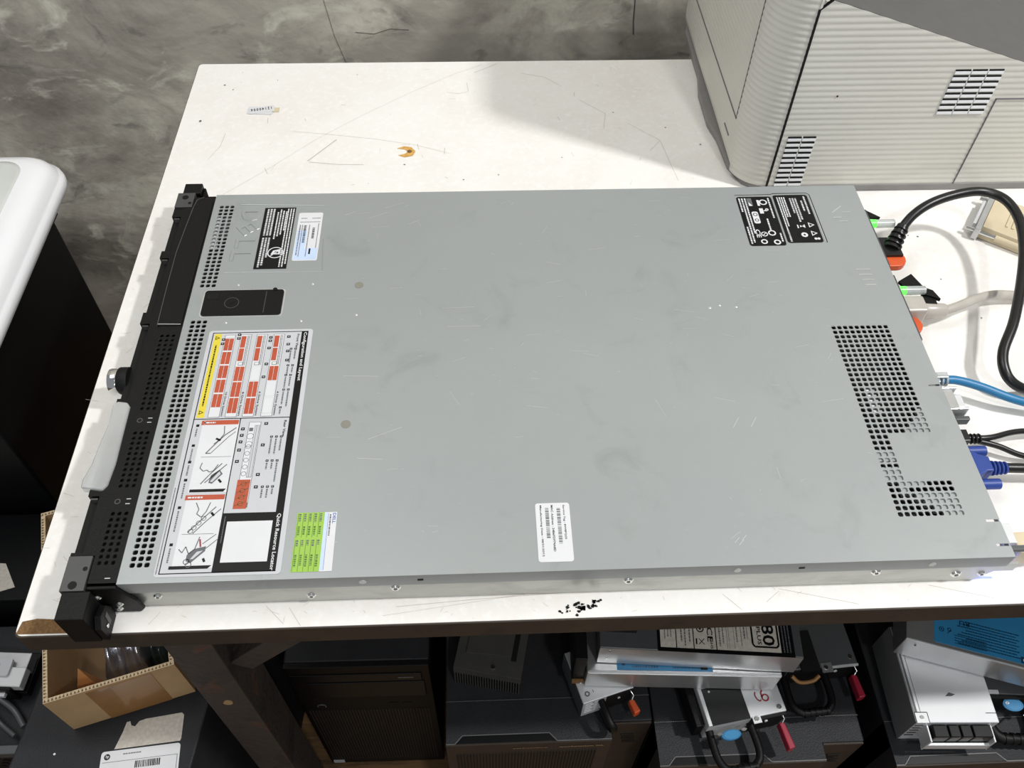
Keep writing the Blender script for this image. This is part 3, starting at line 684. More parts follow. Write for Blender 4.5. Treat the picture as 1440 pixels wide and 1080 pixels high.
m = MB(); m.box(.669,.674,.0045,.0085,.7600,.7640,M_bled); m.build('identification_light', sv, label='small blue light')

# ------------------------------------------------------------------ cables
pc = thing('power_cable', 'thick black power cord looping up from the back of the server', 'cable')
m = MB(); m.tube([(.692,.357,T-.012),(.700,.366,T-.004),(.714,.378,.800),(.735,.388,.808),(.765,.396,.812),(.790,.398,.812),(.808,.386,.811),(.813,.360,.808),(.806,.325,.803),(.790,.285,.797),(.768,.240,.790),(.750,.210,.781),(.748,.190,.774),(.760,.181,.766),(.780,.182,.760),(.84,.19,.7555),(.95,.20,.7552)], .0048, M_cordb, 14); m.build('cable', pc)
m = MB(); m.box(.672,.696,.336,.362,T-.030,T-.008,M_cordb); m.tube([(.688,.348,T-.012),(.694,.358,T-.008),(.703,.369,T+.001)], lambda t: .0088-.003*t, M_cordb, 14)
for i in range(4): t = .2+.2*i; m.tube([(.688+.015*t,.348+.021*t,T-.012+.013*t),(.6886+.015*t,.3488+.021*t,T-.0115+.013*t)], .0096-.003*t, M_cordb, 14, 1)
m.build('plug', pc, 0)
gc = thing('power_cable', 'pale grey translucent power cord plugged into the rear, nearer the camera than the black one', 'cable')
m = MB(); m.tube([(.720,.272,T-.022),(.735,.277,T-.022),(.760,.289,T-.024),(.785,.298,T-.028),(.815,.300,T-.033),(.86,.296,.7555),(.95,.28,.7552)], .0044, M_cordg, 14); m.build('cable', gc)
m = MB(); m.box(.673,.700,.264,.284,T-.032,T-.012,M_cordg); m.cyl((.699,.273,T-.022),.0085,.024,M_cordg,'x',16,.0062); m.build('plug', gc, .002)
ec = thing('network_cable', 'bright blue network cable leaving the back of the server', 'cable')
m = MB(); m.tube([(.684,.1850,T-.020),(.700,.1850,T-.020),(.722,.1780,T-.022),(.757,.1640,T-.027),(.82,.155,.756),(.95,.16,.7555)], .0040, M_eth, 14); m.build('cable', ec)
m = MB(); m.box(.660,.682,.179,.190,T-.026,T-.014,M_clear); m.box(.668,.690,.1825,.1885,T-.014,T-.012,M_clear)
for i in range(3): m.tube([(.681+.004*i,.1850,T-.020),(.683+.004*i,.1850,T-.020)], .0056, M_clear, 12, 1)
m.build('plug', ec, .0005)
uc = thing('usb_cable', 'thin black cable splitting in two beside the blue monitor plug', 'cable')
m = MB(); m.tube([(.692,.1255,T-.026),(.712,.1255,T-.026),(.745,.134,T-.030),(.80,.137,.7540),(.95,.135,.7530)], .0026, M_cordb, 10); m.tube([(.700,.1240,T-.028),(.718,.119,T-.030),(.745,.110,T-.035),(.80,.108,.7530),(.95,.115,.7530)], .0026, M_cordb, 10); m.build('cable', uc)
m = MB(); m.box(.666,.690,.119,.131,T-.033,T-.020,M_cordb)
for i in range(4): m.tube([(.690+.0035*i,.125,T-.0265),(.6915+.0035*i,.125,T-.0265)], .0048, M_cordb, 10, 1)
m.build('plug', uc, .0008)
vc = thing('monitor_cable', 'black monitor cable with a blue plug and thumbscrews', 'cable')
m = MB(); m.tube([(.712,.0930,T-.024),(.735,.0920,T-.025),(.77,.090,T-.030),(.84,.080,.7552),(.95,.07,.7552)], .0043, M_cordb, 14); m.build('cable', vc)
m = MB(); m.prism([(.668,.112),(.668,.078),(.676,.078),(.690,.086),(.696,.086),(.696,.100),(.688,.103),(.676,.112)], T-.032, T-.016, M_vga)
for i in range(5): m.tube([(.695+.0036*i,.0930,T-.024),(.6972+.0036*i,.0930,T-.024)], .0068-.0003*i, M_vga, 14, 1)
m.build('plug', vc, .0012)
for y in (.1105,.0775):
    m = MB(); m.cyl((.676,y,T-.024),.0046,.024,M_vga,'x',14); m.box(.699,.7005,y-.004,y+.004,T-.0245,T-.0235,M_ink)
    m.build('thumbscrew', vc)
# parallel connector top right
bc = thing('parallel_connector', 'cream coloured wide cable connector lying behind the black cord', 'connector', (.8340,.4120,0), math.radians(-35))
m = MB(); m.prism([(-.012,-.028),(.05,-.030),(.07,-.012),(.07,.014),(.05,.030),(-.012,.030)], TZ+.001, TZ+.017, M_beige)
for i in range(5): m.box(.008+.006*i,.011+.006*i,-.016,.016,TZ+.017,TZ+.0182,M_beige)
m.build('hood', bc, .002)
m = MB(); m.box(-.018,-.012,-.034,.034,TZ+.002,TZ+.016,M_psu); m.box(-.022,-.018,-.022,.022,TZ+.004,TZ+.013,M_psuw); m.build('metal_shell', bc, .0006)
for y in (-.028,.030):
    m = MB(); m.cyl((-.026,y,TZ+.009),.0025,.030,M_screw,'x',10); m.cyl((.004,y,TZ+.009),.0042,.046,M_beige,'x',12); m.build('thumbscrew', bc)
m = MB(); m.tube([(.068,0,TZ+.009),(.10,-.004,TZ+.007),(.16,-.02,TZ+.006)], .0055, M_beige, 12); m.build('cable', bc)
# connector at the near rear corner
bc = thing('serial_connector', 'cream ribbed connector at the rear corner of the server nearest the camera', 'connector', (0,0,0))
m = MB(); m.box(.6845,.700,.009,.027,TZ+.010,TZ+.030,M_beige); m.build('hood', bc, .0012)
m = MB()
for i in range(8): m.tube([(.700+.0042*i,.0175,TZ+.020),(.7022+.0042*i,.0175,TZ+.020)], .0085-.0004*i, M_beige, 14, 1)
m.tube([(.700,.0175,TZ+.020),(.735,.0175,TZ+.019),(.77,.016,TZ+.015),(.85,.012,TZ+.0056),(.95,.01,TZ+.0055)], .0052, M_beige, 12); m.build('cable', bc)

# ------------------------------------------------------------------ printer
pr = thing('laser_printer', 'large pale grey ribbed laser printer standing at the back of the workbench', 'printer', (0,0,0))
PX, PY, PB = .557, .478, .758; pitch = .00665
def rib(z): return .00075*(abs(math.sin(PI*(z-.7575)/pitch))**.8-.5)
zs = []
zv = PB
while zv < 1.13: zs.append(zv); zv += pitch/5
m = MB()   # side panel facing the camera
def xr(z): return min(1.02, .605+(.975-z)/.31) if z <= .975 else None
vs = []; rows = 0
for zv in zs+[.975]:
    if zv > .975: continue
    vs += [(.5960 if zv < .965 else .5960+.9*(zv-.965),PY-rib(zv),zv),(xr(zv),PY-rib(zv),zv)]; rows += 1
zl = sorted([zv for zv in zs if zv < .975])+[.975]
vs = []
for zv in zl: vs += [(.5960 if zv < .966 else .5960+1.0*(zv-.966),PY-rib(zv),zv),(max(xr(zv),.6055),PY-rib(zv),zv)]
m.add(vs, [(2*i,2*i+1,2*i+3,2*i+2) for i in range(len(zl)-1)], M_printer, True)
m.build('side_panel', pr)
m = MB()   # rear cover wrapping the rounded corner
R = .040; path = [(.5948,PY)]
path = [(.5948+.0,PY)]+[(PX+R-R*math.sin(a), PY+R-R*math.cos(a)) for a in [PI/2*i/12 for i in range(13)]]+[(PX,PY+.0442),(PX,PY+.0450)]+[(PX,y) for y in (.56,.62,.70,.79,.818)]+[(PX+.015-.015*math.cos(a),.818+.015*math.sin(a)) for a in (.5,1.0,1.57)]+[(.62,.833)]
nrm = []
for i, p in enumerate(path):
    a = path[max(0,i-1)]; b = path[min(len(path)-1,i+1)]; d = Vector((b[0]-a[0], b[1]-a[1])).normalized(); nrm.append((d.y*1.0, -d.x*1.0))
vs = []
for zv in zs:
    for (p, n) in zip(path, nrm):
        # outward normal: to the left of travel reversed
        amp = rib(zv)*(1 if p[1] < PY+.0445 else .55)
        bul = -.006*max(0, (.775-zv)/.018)**2 if p[1] > PY+.03 else 0
        vs.append((p[0]-(-n[0])*(amp+bul)*-1 if False else p[0]+(-abs(n[0]))*(amp+bul), p[1]-abs(n[1])*(amp+bul)*(1 if p[1] < .7 else -1), zv))
k = len(path)
m.add(vs, [(i*k+j, (i+1)*k+j, (i+1)*k+j+1, i*k+j+1) for i in range(len(zs)-1) for j in range(k-1)], M_printer, True)
m.box(.5960,.604,PY+.0005,.832,.978,1.128,M_printer); m.box(.558,.604,PY+.02,.832,1.12,1.128,M_printer)
m.build('rear_cover', pr)
m = MB()
m.add([(.606,PY+.0015,.9747-.0003),(1.02,PY+.0015,.975-(1.02-.605)*.31-.0006),(1.02,.833,.975-(1.02-.605)*.31-.0006),(.606,.833,.9747-.0003)], [(0,1,2,3)], M_print_gr)
m.build('top_cover', pr, label='dark grey smooth top')
m = MB(); m.box(.604,1.02,PY+.0012,.832,PB,.84,M_blk2); m.box(.597,.606,PY+.003,.83,PB,.972,M_printer); m.build('inner_frame', pr)
m = MB(); m.prism([(.5590,.520),(.570,.492),(.590,.4765),(1.02,.4765),(1.02,.84),(.566,.84),(.5560,.80),(.5560,.70),(.5500,.66),(.5500,.60),(.5560,.57)], TZ+.0005, PB+.001, mat('printer_base_grey', srgb(132,130,128), .55)); m.build('base', pr, .001, label='dark grey base')
m = MB(); sy = PY-.0007   # seams
m.box(.5935,.5958,sy-.0004,sy+.004,PB,.966,M_blk2); m.prism([(.5945,.9655),(.5958,.9655),(.6055,.9748),(.6055,.9765),(.6042,.9765)], sy-.0004, sy+.002, M_blk2, 'y')
m.box(.8075,.8085,sy-.0006,sy+.004,PB,.8682,M_ink2); m.box(.8075,1.02,sy-.0006,sy+.004,.8674,.8684,M_ink2)
m.build('panel_seam', pr)
m = MB(); lx = PX-.0008
m.box(lx,lx+.003,.522,.833,.8160,.8172,M_ink2); m.box(lx,lx+.003,.5218,.5228,.8160,1.12,M_ink2); m.box(lx-.0002,lx+.003,.533,.556,.7860,.7876,M_ink2)
m.build('rear_door_seam', pr)
def vent(x0, x1, zt, n, seg):
    m = MB(); w = (x1-x0-.0012*(seg-1))/seg
    for i in range(n):
        zz_ = zt-i*pitch
        for k in range(seg):
            a = x0+k*(w+.0012); m.box(a,a+w,PY-.0010,PY+.002,zz_-.0018,zz_,M_blk2); m.box(a,a+w,PY-.0016,PY+.002,zz_-.0048,zz_-.0018,M_lid)
        for k in range(1, seg): a = x0+k*(w+.0012)-.0012; m.box(a,a+.0012,PY-.0013,PY+.002,zz_-.0018,zz_,M_printer)
    return m.build('vent', pr, label='slotted vent')
vent(.7515,.8010,.9020,8,3); vent(.6025,.6325,.8240,10,2)
m = MB(); m.cyl((.640,PY-.0004,.873),.001,-.0005,M_ink,'y',8); m.build('screw_hole', pr)

# ------------------------------------------------------------------ black cabinet with white lid
cb = thing('lidded_bin', 'tall black bin with a rounded white lid standing left of the workbench', 'bin', (0,0,0))
m = MB(); m.rrect(-.70,-.262,.285,.572,0,.672,.004,M_cab); m.box(-.270,-.2555,.548,.575,.652,.666,M_cab); m.build('body', cb)
def loft_rr(mb, rows, m, n=8, cap=True):
    """rows: (x0,x1,y0,y1,r,z)"""
    vs = []; k = 4*(n+1)
    for (x0,x1,y0,y1,r,z) in rows:
        for cx, cy, a0 in ((x1-r,y0+r,-PI/2),(x1-r,y1-r,0),(x0+r,y1-r,PI/2),(x0+r,y0+r,PI)):
            for i in range(n+1):
                a = a0+PI/2*i/n; vs.append((cx+r*math.cos(a), cy+r*math.sin(a), z))
    mb.add(vs, [(i*k+j, i*k+(j+1)%k, (i+1)*k+(j+1)%k, (i+1)*k+j) for i in range(len(rows)-1) for j in range(k)], m, True)
    if cap: mb.add(vs, [list(range((len(rows)-1)*k, len(rows)*k))], m)
LX, LY0, LY1 = -.2435, .262, .640
m = MB()
def rw(i, r, z): return (-.74+i, LX-i, LY0+i, LY1-i, r, z)
loft_rr(m, [rw(.004,.040,.668),rw(.0005,.042,.670),rw(0,.042,.676),rw(.001,.042,.682),rw(.004,.040,.684),rw(.0055,.039,.687),rw(.009,.037,.695),rw(.015,.034,.701),rw(.026,.030,.7045),rw(.036,.028,.7045),rw(.050,.028,.7045)], M_lid)
m.build('lid', cb, label='glossy white rounded lid')
m = MB(); loft_rr(m, [(-.66,-.2840,.33,.6120,.024,.7035),(-.66,-.2845,.33,.6115,.024,.7050),(-.655,-.288,.335,.6070,.03,.7052),(-.64,-.310,.36,.5880,.05,.7057)], M_glass); m.build('window', cb, label='translucent grey window in the lid')

# ------------------------------------------------------------------ things to the left under the bench
m = MB(); m.box(-.60,-.262,.160,.275,0,.430,M_cab); o1 = thing('computer_case','black case with a white paper label, between the lidded bin and the bench corner','computer case'); m.build('case_body', o1, .002)
m = MB(); m.poly([(-.40,.175,.4304),(-.300,.170,.4304),(-.281,.176,.4304),(-.301,.207,.4304),(-.40,.214,.4304)], M_paper)
for i in range(5): m.poly([(-.38,.180+.006*i,.4306),(-.300-.002*i,.1785+.006*i,.4306),(-.300-.002*i,.1798+.006*i,.4306),(-.38,.1813+.006*i,.4306)], M_ink2)
m.build('paper_label', o1)
o2 = thing('rack_chassis', 'dark chassis with hexagonal mesh front below the silver drive bracket', 'computer case')
m = MB(); m.box(-.60,-.2335,.006,.150,0,.3800,M_tower); m.box(-.60,-.2335,.000,.010,.374,.3875,M_psud); m.build('chassis', o2, .001)
m = MB()
for j in range(14):
    for i in range(14):
        cx = -.40+i*.0125+(j%2)*.00625; cz = .365-j*.0108; r = .0052
        m.add([(cx+r*math.cos(a),.0052,cz+r*math.sin(a)) for a in [PI/6+PI/3*k for k in range(6)]], [list(range(6))], M_blk2)
m.build('mesh_front', o2)
dc = thing('drive_bracket', 'silver metal drive bracket with a pale latch left of the cardboard box', 'drive bracket', (-.250,.058,.3880), math.radians(-4))
m = MB(); m.box(-.12,.004,.004,.026,.020,.032,M_psuw); m.box(-.12,.002,.026,.044,.012,.028,M_psu); m.box(-.12,-.006,.000,.004,.0,.031,M_black); m.box(-.12,.004,.004,.05,0,.012,M_black); m.build('bracket', dc, .001)
m = MB(); m.rrect(-.048,-.012,.014,.034,.032,.036,.003,M_lgrey); m.rrect(-.038,-.024,.019,.028,.036,.0363,.002,mat('faded_blue', srgb(110,130,170), .5)); m.build('latch', dc)
m = MB(); m.tube([(-.03,.0,.020),(-.008,-.012,.006),(.010,-.030,.004)], .0035, M_psud, 8); m.tube([(-.05,-.002,.020),(-.02,-.025,.005),(.004,-.040,.004)], .0028, M_psud, 8); m.box(-.022,-.014,-.004,.0,.018,.023,M_white); m.build('lever', dc)

# ------------------------------------------------------------------ computer towers
def tower(x0, y0, label, w=.218, bz=.173, h=.444, dep=.43, notch=True, group='black workstation towers'):
    t = thing('computer_tower', label, 'computer', (x0,y0,0), 0, group)
    m = MB(); m.box(0,w,.019,dep,.008,h-.0008,M_tower); m.box(.03,.05,.05,dep-.04,0,.008,M_tower); m.box(w-.05,w-.03,.05,dep-.04,0,.008,M_tower); m.build('case_body', t, .0015)
    m = MB(); m.box(.0,bz,.002,.0455,.010,h,M_tower)
    m.prism([(.018,.001),(.105,.001),(.109,-.0005+.0015),(.113,.0085),(.011,.0085)], h-.0002, h+.0003, M_blk2) if False else m.prism([(.010,.0018),(.115,.0018),(.108,.0095),(.018,.0095)], h, h+.0003, M_cab)
    m.line([Vector(p) for p in ((.0,.0016),(.009,.0016),(.017,.0100),(.108,.0100),(.116,.0016),(bz,.0016))], .0010, h+.0005, M_line)
    m.line([Vector((0,.0455)),Vector((w,.0455))], .0008, h+.0005, M_line)
    m.box(0,bz,.0,.002,.010,h-.0005,M_towerf)
    m.build('front_bezel', t, .0006)
    m = MB(); n = 44
    for i in range(n): m.box(.010+i*(bz-.022)/n,.010+i*(bz-.022)/n+.0016,-.0008,.0002,.03,h-.030,M_blk2)
    m.build('front_grille', t)
    m = MB(); m.box(bz+.001,w-.001,.0165,.0190,.010,h-.0015,M_towerf)
    for k in range(3): m.box(w-.030+.002*k,w-.016+.002*k,.0155,.0166,h-.040-.012*k,h-.035-.012*k,M_blk2)
    m.build('side_strip', t, .0005)
    return t
t3 = tower(.2245,-.0250,'black computer tower below the middle of the bench, under the finned heat sink')
m = MB()
m.text3('workstation XL', (.118,-.0009,.4290), (.048,0,0), (0,0,.0040), M_gold); m.text3('performance', (.070,-.0009,.4290), (.036,0,0), (0,0,.0032), M_gold)
m.build('front_print', t3, label='tiny gold lettering')
tower(.4440,-.0540,'black computer tower under the stack of silver power supplies')
tower(.6880,-.0620,'rightmost black computer tower under the bench, below the cyan labelled power supply')
t1 = thing('computer_tower', 'black computer tower with torn white labels on top, under the cardboard box', 'computer', (-.1235,.0,0), math.radians(-6))
m = MB(); m.box(-.092,.092,-.16,.245,.008,.4440,M_tower); m.box(-.08,-.06,-.1,.2,0,.008,M_tower); m.box(.06,.08,-.1,.2,0,.008,M_tower); m.build('case_body', t1, .002)
Mi = (Matrix.Translation((-.1235,0,0)) @ Matrix.Rotation(math.radians(-6),4,'Z')).inverted()
def w2(p): v = Mi @ Vector((p[0],p[1],p[2])); return (v.x,v.y,v.z)
lab = Matrix.Translation((-.128,-.0195,.4442)) @ Matrix.Rotation(math.radians(5),4,'Z')
m = MB(); vsx = [(.012,.003),(.078,.0035),(.079,.006),(.0795,.030),(.077,.0325),(.040,.0305),(.034,.0290),(.030,.0240),(.026,.0255),(.0245,.030),(.021,.0295),(.0185,.020)]
m.poly([w2(lab @ Vector((x,y,0))) for x,y in vsx], M_paper); m.build('torn_label', t1, label='torn grubby label')
m = MB(); m.rrect(0,.079,-.046,.0015,0,.0003,.003,M_white,M=Mi @ lab)
Q = Mi @ lab
m.bar(.002,.077,-.0098,-.0094,.0005,M_ink2,Q); m.bar(.0765,.077,-.03,-.0094,.0005,M_ink2,Q); m.finex(-.0035,.022,.040,.0011,.0005,M_ink2,M=Q)
x = .035
while x < .060: w_ = random.uniform(.0004,.0013); m.bar(x,x+w_,-.018,-.0112,.0005,M_ink,Q); x += w_+random.uniform(.0004,.001)
m.finex(-.0225,.042,.054,.0014,.0005,M_ink,M=Q)
k = len(m.v); m.cyl((.0062,-.0042,.0003),.0030,.0002,M_ink,n=20); m.v[k:] = [tuple(Q @ Vector(v)) for v in m.v[k:]]
qo = Q @ Vector((.0046,-.0062,.00065)); m.text3('hp', qo, Q.to_3x3() @ Vector((.0032,0,0)), Q.to_3x3() @ Vector((.0006,.0040,0)), M_white)
m.build('barcode_label', t1, label='white barcode label with round logo')
m = MB(); m.cyl(w2((-.176,-.018,.444)), .0012, .0004, M_white, n=8); m.build('paint_speck', t1)

# lower tower with mesh front further back
t2 = thing('computer_tower', 'small black tower with mesh front, standing on the floor beside the bench leg', 'computer', (.0335,.0855,0), math.radians(-.5))
m = MB(); m.box(0,.168,.003,.40,.010,.393,M_tower); m.box(.02,.03,.05,.35,0,.010,M_tower); m.box(.14,.15,.05,.35,0,.010,M_tower); m.build('case_body', t2, .002)
m = MB(); m.box(0,.168,-.004,.003,.004,.3935,M_black); m.box(.004,.158,-.0055,-.004,.350,.372,M_cab); m.box(.020,.160,-.0055,-.004,.296,.345,M_cab)
m.build('front_bezel', t2, .0015)
m = MB(); m.box(.130,.148,-.0062,-.0055,.360,.362,M_line); m.cyl((.025,-.004,.262),.006,-.001,M_line,'y'); m.cyl((.025,-.005,.262),.0045,-.001,M_blk2,'y')
for a in (.110,.128): m.box(a,a+.012,-.0046,-.004,.266,.269,M_blk2)
m.box(.004,.020,-.0052,-.004,.008,.018,M_lgrey); m.build('buttons', t2)
m = MB()
for i in range(40): m.box(.006+i*.0039,.006+i*.0039+.0016,-.0048,-.004,.024,.245,M_towerf)
m.build('mesh_front', t2)

M_heat = mat('heat_sink_metal', srgb(66,65,61), .5, .2, .08, 60)
# heat sink / drive cage on the third tower
hs = thing('heat_sink', 'dark finned heat sink resting on the middle computer tower', 'heat sink', (.2335,.0410,.4445), math.radians(-12.5))
m = MB(); m.box(0,.0715,.0008,.12,.0300,.0440,M_heat); m.prism([(.010,.018),(.058,.022),(.058,.075),(.010,.070)], .0440, .0462, M_heat); m.box(.058,.0635,.018,.08,.0440,.0443,M_blk2); m.build('housing', hs, .0008)
m = MB()
for i in range(26): m.box(.0005+i*.00275,.0005+i*.00275+.0013,.0,.11,0,.0300,M_heat)
m.build('fins', hs)
m = MB(); m.cyl((.041,.008,.0440),.0022,.002,M_screw,n=12); m.build('screw', hs)

# ------------------------------------------------------------------ power supplies
def place(name, label, cat, x, y, z, ang, group=None): return thing(name, label, cat, (x,y,z), math.radians(ang), group)
G = 'loose server power supplies'
def handle(t, cx, w, d, z=.020, r=.0042):
    """black loop handle standing out of the front (towards -y)"""
    m = MB(); pts = [(cx-w/2,.004,z),(cx-w/2,-d*.7,z),(cx-w/2+.008,-d,z),(cx,-d-.001,z),(cx+w/2-.008,-d,z),(cx+w/2,-d*.7,z),(cx+w/2,.004,z)]
    m.tube(pts, r, M_black, 10)
    for i in range(5): a = cx-w/2+.010+i*(w-.020)/4; m.tube([(a,-d-.001,z),(a+.003,-d-.001,z)], r*1.15, M_black, 10, 1)
    m.build('handle', t)
def latch(t, x, mt, l=.026, z=.024):
    m = MB(); m.tube([(x-.002,.001,z+.010),(x,-.006,z+.008),(x-.004,-.010,z+.004)], .0009, M_screw, 8, 1); m.build('latch_wire', t)
    m = MB(); m.prism([(x-.0062,-.008),(x-.0005,-.009),(x+.0015,-l),(x-.0055,-l-.001)], z-.006, z+.006, mt); m.build('release_latch', t, .0012)
def psu(label, x, y, z, ang, w, d, h, body=M_psu, cat='power supply'):
    t = place('power_supply', label, cat, x, y, z, ang, G)
    m = MB(); m.box(0,w,0,d,0,h,body); m.build('housing', t, .0008)
    return t
# A: top of the stack, long side facing us
A = psu('silver power supply with an efficiency label, topmost of the stack', .3790,.0280,.5265,-5.0,.197,.086,.0385, M_psud)
m = MB(); m.box(.0002,.1968,-.0004,0,.0004,.0380,M_psu); m.build('side_wall', A); q = .0388
m = MB(); m.bar(.0560,.189,-.0005,.075,q,M_ink)
for (a, b) in ((.0590,.0740),(.0750,.0910),(.0920,.1130),(.1140,.1760)): m.bar(a,b,.0035,.072,q+.0001,M_paper)
e = q+.0002
m.text('80', .1590, .0325, .0225, .0120, e, M_ink); m.text('PLUS', .1540, .029, .0185, .0038, e, M_ink)
m.line([Vector(p) for p in ((.1490,.045),(.1490,.011),(.1510,.0085),(.1722,.0085),(.1742,.011),(.1742,.045))], .0018, e, M_ink)
m.text('CE', .1050, .026, .0150, .0055, e, M_ink); m.ring(.0985,.0240,e,.0026,.0038,M_ink); m.ring(.0985,.0240,e,0.0001,.0012,M_ink); m.text('RoHS', .1075,.0160,.0120,.0026,e,M_ink)
for (xx, a, b, h_) in ((.0630,.012,.03,.0010),(.0660,.014,.03,.0010),(.0690,.014,.03,.0010),(.0790,.010,.035,.0014),(.0825,.006,.035,.0014),(.0870,.010,.035,.0014),(.1165,.007,.035,.0014),(.1200,.010,.035,.0012),(.1240,.005,.035,.0005),(.1260,.005,.035,.0005),(.1310,.005,.035,.0005),(.1335,.012,.035,.0012),(.1380,.008,.035,.0008),(.1410,.016,.035,.0014),(.1440,.016,.035,.0008)): m.fine(xx, a, b, h_, e, M_ink2)
m.bar(.0935,.0950,.0080,.0140,e,M_ink); m.line([Vector((.0965,.0080)),Vector((.1020,.0140))],.0007,e,M_ink); m.line([Vector((.0965,.0140)),Vector((.1020,.0080))],.0007,e,M_ink)
for xx in (.1785,.1815,.1845): m.fine(xx, .004, .035, .0011, e, M_ink2)
m.build('rating_label', A, label='black and grey rating label with 80 PLUS mark')
m = MB()
for (a, b) in ((.010,.032),(.009,.012)): m.cyl((a,-.0004,b),.0013,-.0006,M_screw,'y',8)
m.build('rivets', A)
m = MB(); m.box(.001,.036,.016,.082,.0387,.043,M_blk2); m.cyl((.010,.026,.043),.002,.001,M_white,n=8); m.build('connector_block', A, .001)
# B: below it
B = psu('silver power supply with a blue stripe label, second in the stack', .3690,.0180,.4865,-3.2,.195,.092,.0385, M_psu)
m = MB(); m.box(.001,.194,-.0008,.0028,.0368,.0388,M_psuw); m.build('bright_edge', B, .0006)
m = MB(); m.bar(.0300,.1260,.0032,.026,.0388,M_cyan)
m.finex(.0062,.045,.072,.0018,.0389,M_cyan2,(.4,1.2)); m.finex(.0060,.086,.116,.0013,.0389,M_cyan2,(.4,1.5)); m.finex(.0100,.042,.062,.0018,.0389,M_cyan2,(.4,1.2)); m.cyl((.0365,.0095,.0388),.0018,.0001,M_cyan2,n=12); m.bar(.114,.121,.0050,.0080,.0390,M_ink)
m.build('stripe_label', B, label='cyan stripe label')
m = MB(); m.bar(.150,.194,.0055,.0072,.0389,M_blk2); m.build('slot', B)
# C: small, angled, left
Cc = psu('small white topped power supply with an orange latch, left end under the stack', .3665,.0,.4450,15.8,.056,.056,.0400, M_psuw)
m = MB(); m.box(-.0006,0,.0,.056,0,.0395,M_psud); m.build('side_wall', Cc)
m = MB(); m.box(.026,.0555,-.0012,0,.004,.0385,M_blk2); m.cyl((.040,-.0012,.028),.0016,-.001,M_white,'y',8)
for i in range(6): m.box(.003,.010+.002*(i%2),-.0006,0,.034-.005*i,.0355-.005*i,M_white); m.box(.013,.022,-.0006,0,.034-.005*i,.0355-.005*i,M_lgrey)
m.ring(.0075,.0085,.0402,.0014,.0028,M_ink2); m.bar(.0140,.0146,.008,.011,.0402,M_ink); m.build('front_grille', Cc)
m = MB(); m.tube([(.020,.0,.034),(.021,-.022,.032),(.024,-.028,.026),(.024,-.024,.010),(.022,-.002,.008)], .0036, M_black, 10); m.build('handle', Cc)
latch(Cc, .0540, M_orange, .022, .026)
# D: angled, white top with black fan
D = psu('white topped power supply with a red hand-written 99 and round fan, under the stack', .4915,-.0265,.4450,9.0,.0835,.110,.0395, M_psuw)
m = MB(); m.box(-.010,-.001,.004,.10,0,.030,M_black); m.build('side_tray', D, .001)
m = MB(); m.box(.0040,.0445,-.0005,.0370,.0392,.0402,M_cab); m.cyl((.011,.033,.0402),.0012,.0005,M_white,n=8); m.cyl((.032,.034,.0402),.0012,.0005,M_white,n=8); m.build('fan_cover', D, .0008, label='square black fan cover')
m = MB(); m.cyl((.022,-.0125,.030),.0108,.0015,M_eth,n=24,r2=.010); m.cyl((.022,-.0125,.0314),.0080,.0004,M_cyan,n=24); m.cyl((.010,-.008,.030),.003,.003,M_screw,n=8); m.cyl((.036,-.008,.030),.003,.003,M_screw,n=8)
m.v = [(x, -.010+(y+.0125)*.5, z) for x, y, z in m.v]; m.build('fan_hub', D, label='small blue oval cap')
m = MB(); m.box(.046,.0545,-.0065,.001,.0385,.0400,M_psuw); m.cyl((.050,-.002,.040),.0026,.0008,M_screw,n=12); m.cyl((.077,.005,.0396),.0026,.0008,M_screw,n=12); m.box(.046,.082,-.003,.0,.004,.037,M_blk2); m.cyl((.062,-.003,.030),.0018,-.0012,M_white,'y',8); m.build('front_plate', D)
m = MB(); e = .0397
def dig(cx, cy, s):
    m.ring(cx, cy, e, s*.6, s, M_red2, 18); m.line([Vector((cx-s*.8,cy+s*.2)),Vector((cx-s*.75,cy+s*1.4)),Vector((cx-s*.2,cy+s*2.0))], s*.42, e, M_red2)
dig(.0665,.0165,.0040); m.line([Vector(p) for p in ((.0600,.0140),(.0575,.0165),(.0565,.0210),(.0580,.0240))], .0014, e, M_red2); m.line([Vector((.0600,.0140)),Vector((.0615,.0150))], .0014, e, M_red2)
m.build('handwriting', D, label='red pen 99'); 
handle(D, .026, .044, .040, .020, .0042); latch(D, .0800, M_red2, .034, .026)
# E: grey, behind
E = psu('grey power supply with black loop handle and red latch, right of the stack', .5850,.0270,.4450,4.0,.0760,.150,.0395, M_psud)
m = MB(); m.box(.046,.076,-.002,.0,.0375,.0400,M_psuw); m.box(.036,.0475,-.006,.004,.0390,.0404,M_psu); m.cyl((.0405,-.001,.0404),.0022,.0008,M_screw,n=12); m.cyl((.070,.008,.0396),.0022,.0008,M_screw,n=12); m.cyl((.053,-.002,.031),.0020,-.0012,M_white,'y',8); m.box(.001,.075,-.0012,0,.003,.037,M_blk2); m.build('front_plate', E)
m = MB(); m.box(.014,.034,-.003,.040,.0395,.0420,M_blk2); m.tube([(.004,-.004,.034),(.012,-.010,.030),(.026,-.010,.030),(.034,-.006,.032)], .0022, M_tape, 8); m.build('connector_block', E)
handle(E, .022, .044, .038, .020, .0042); latch(E, .0745, M_red2, .032, .026)
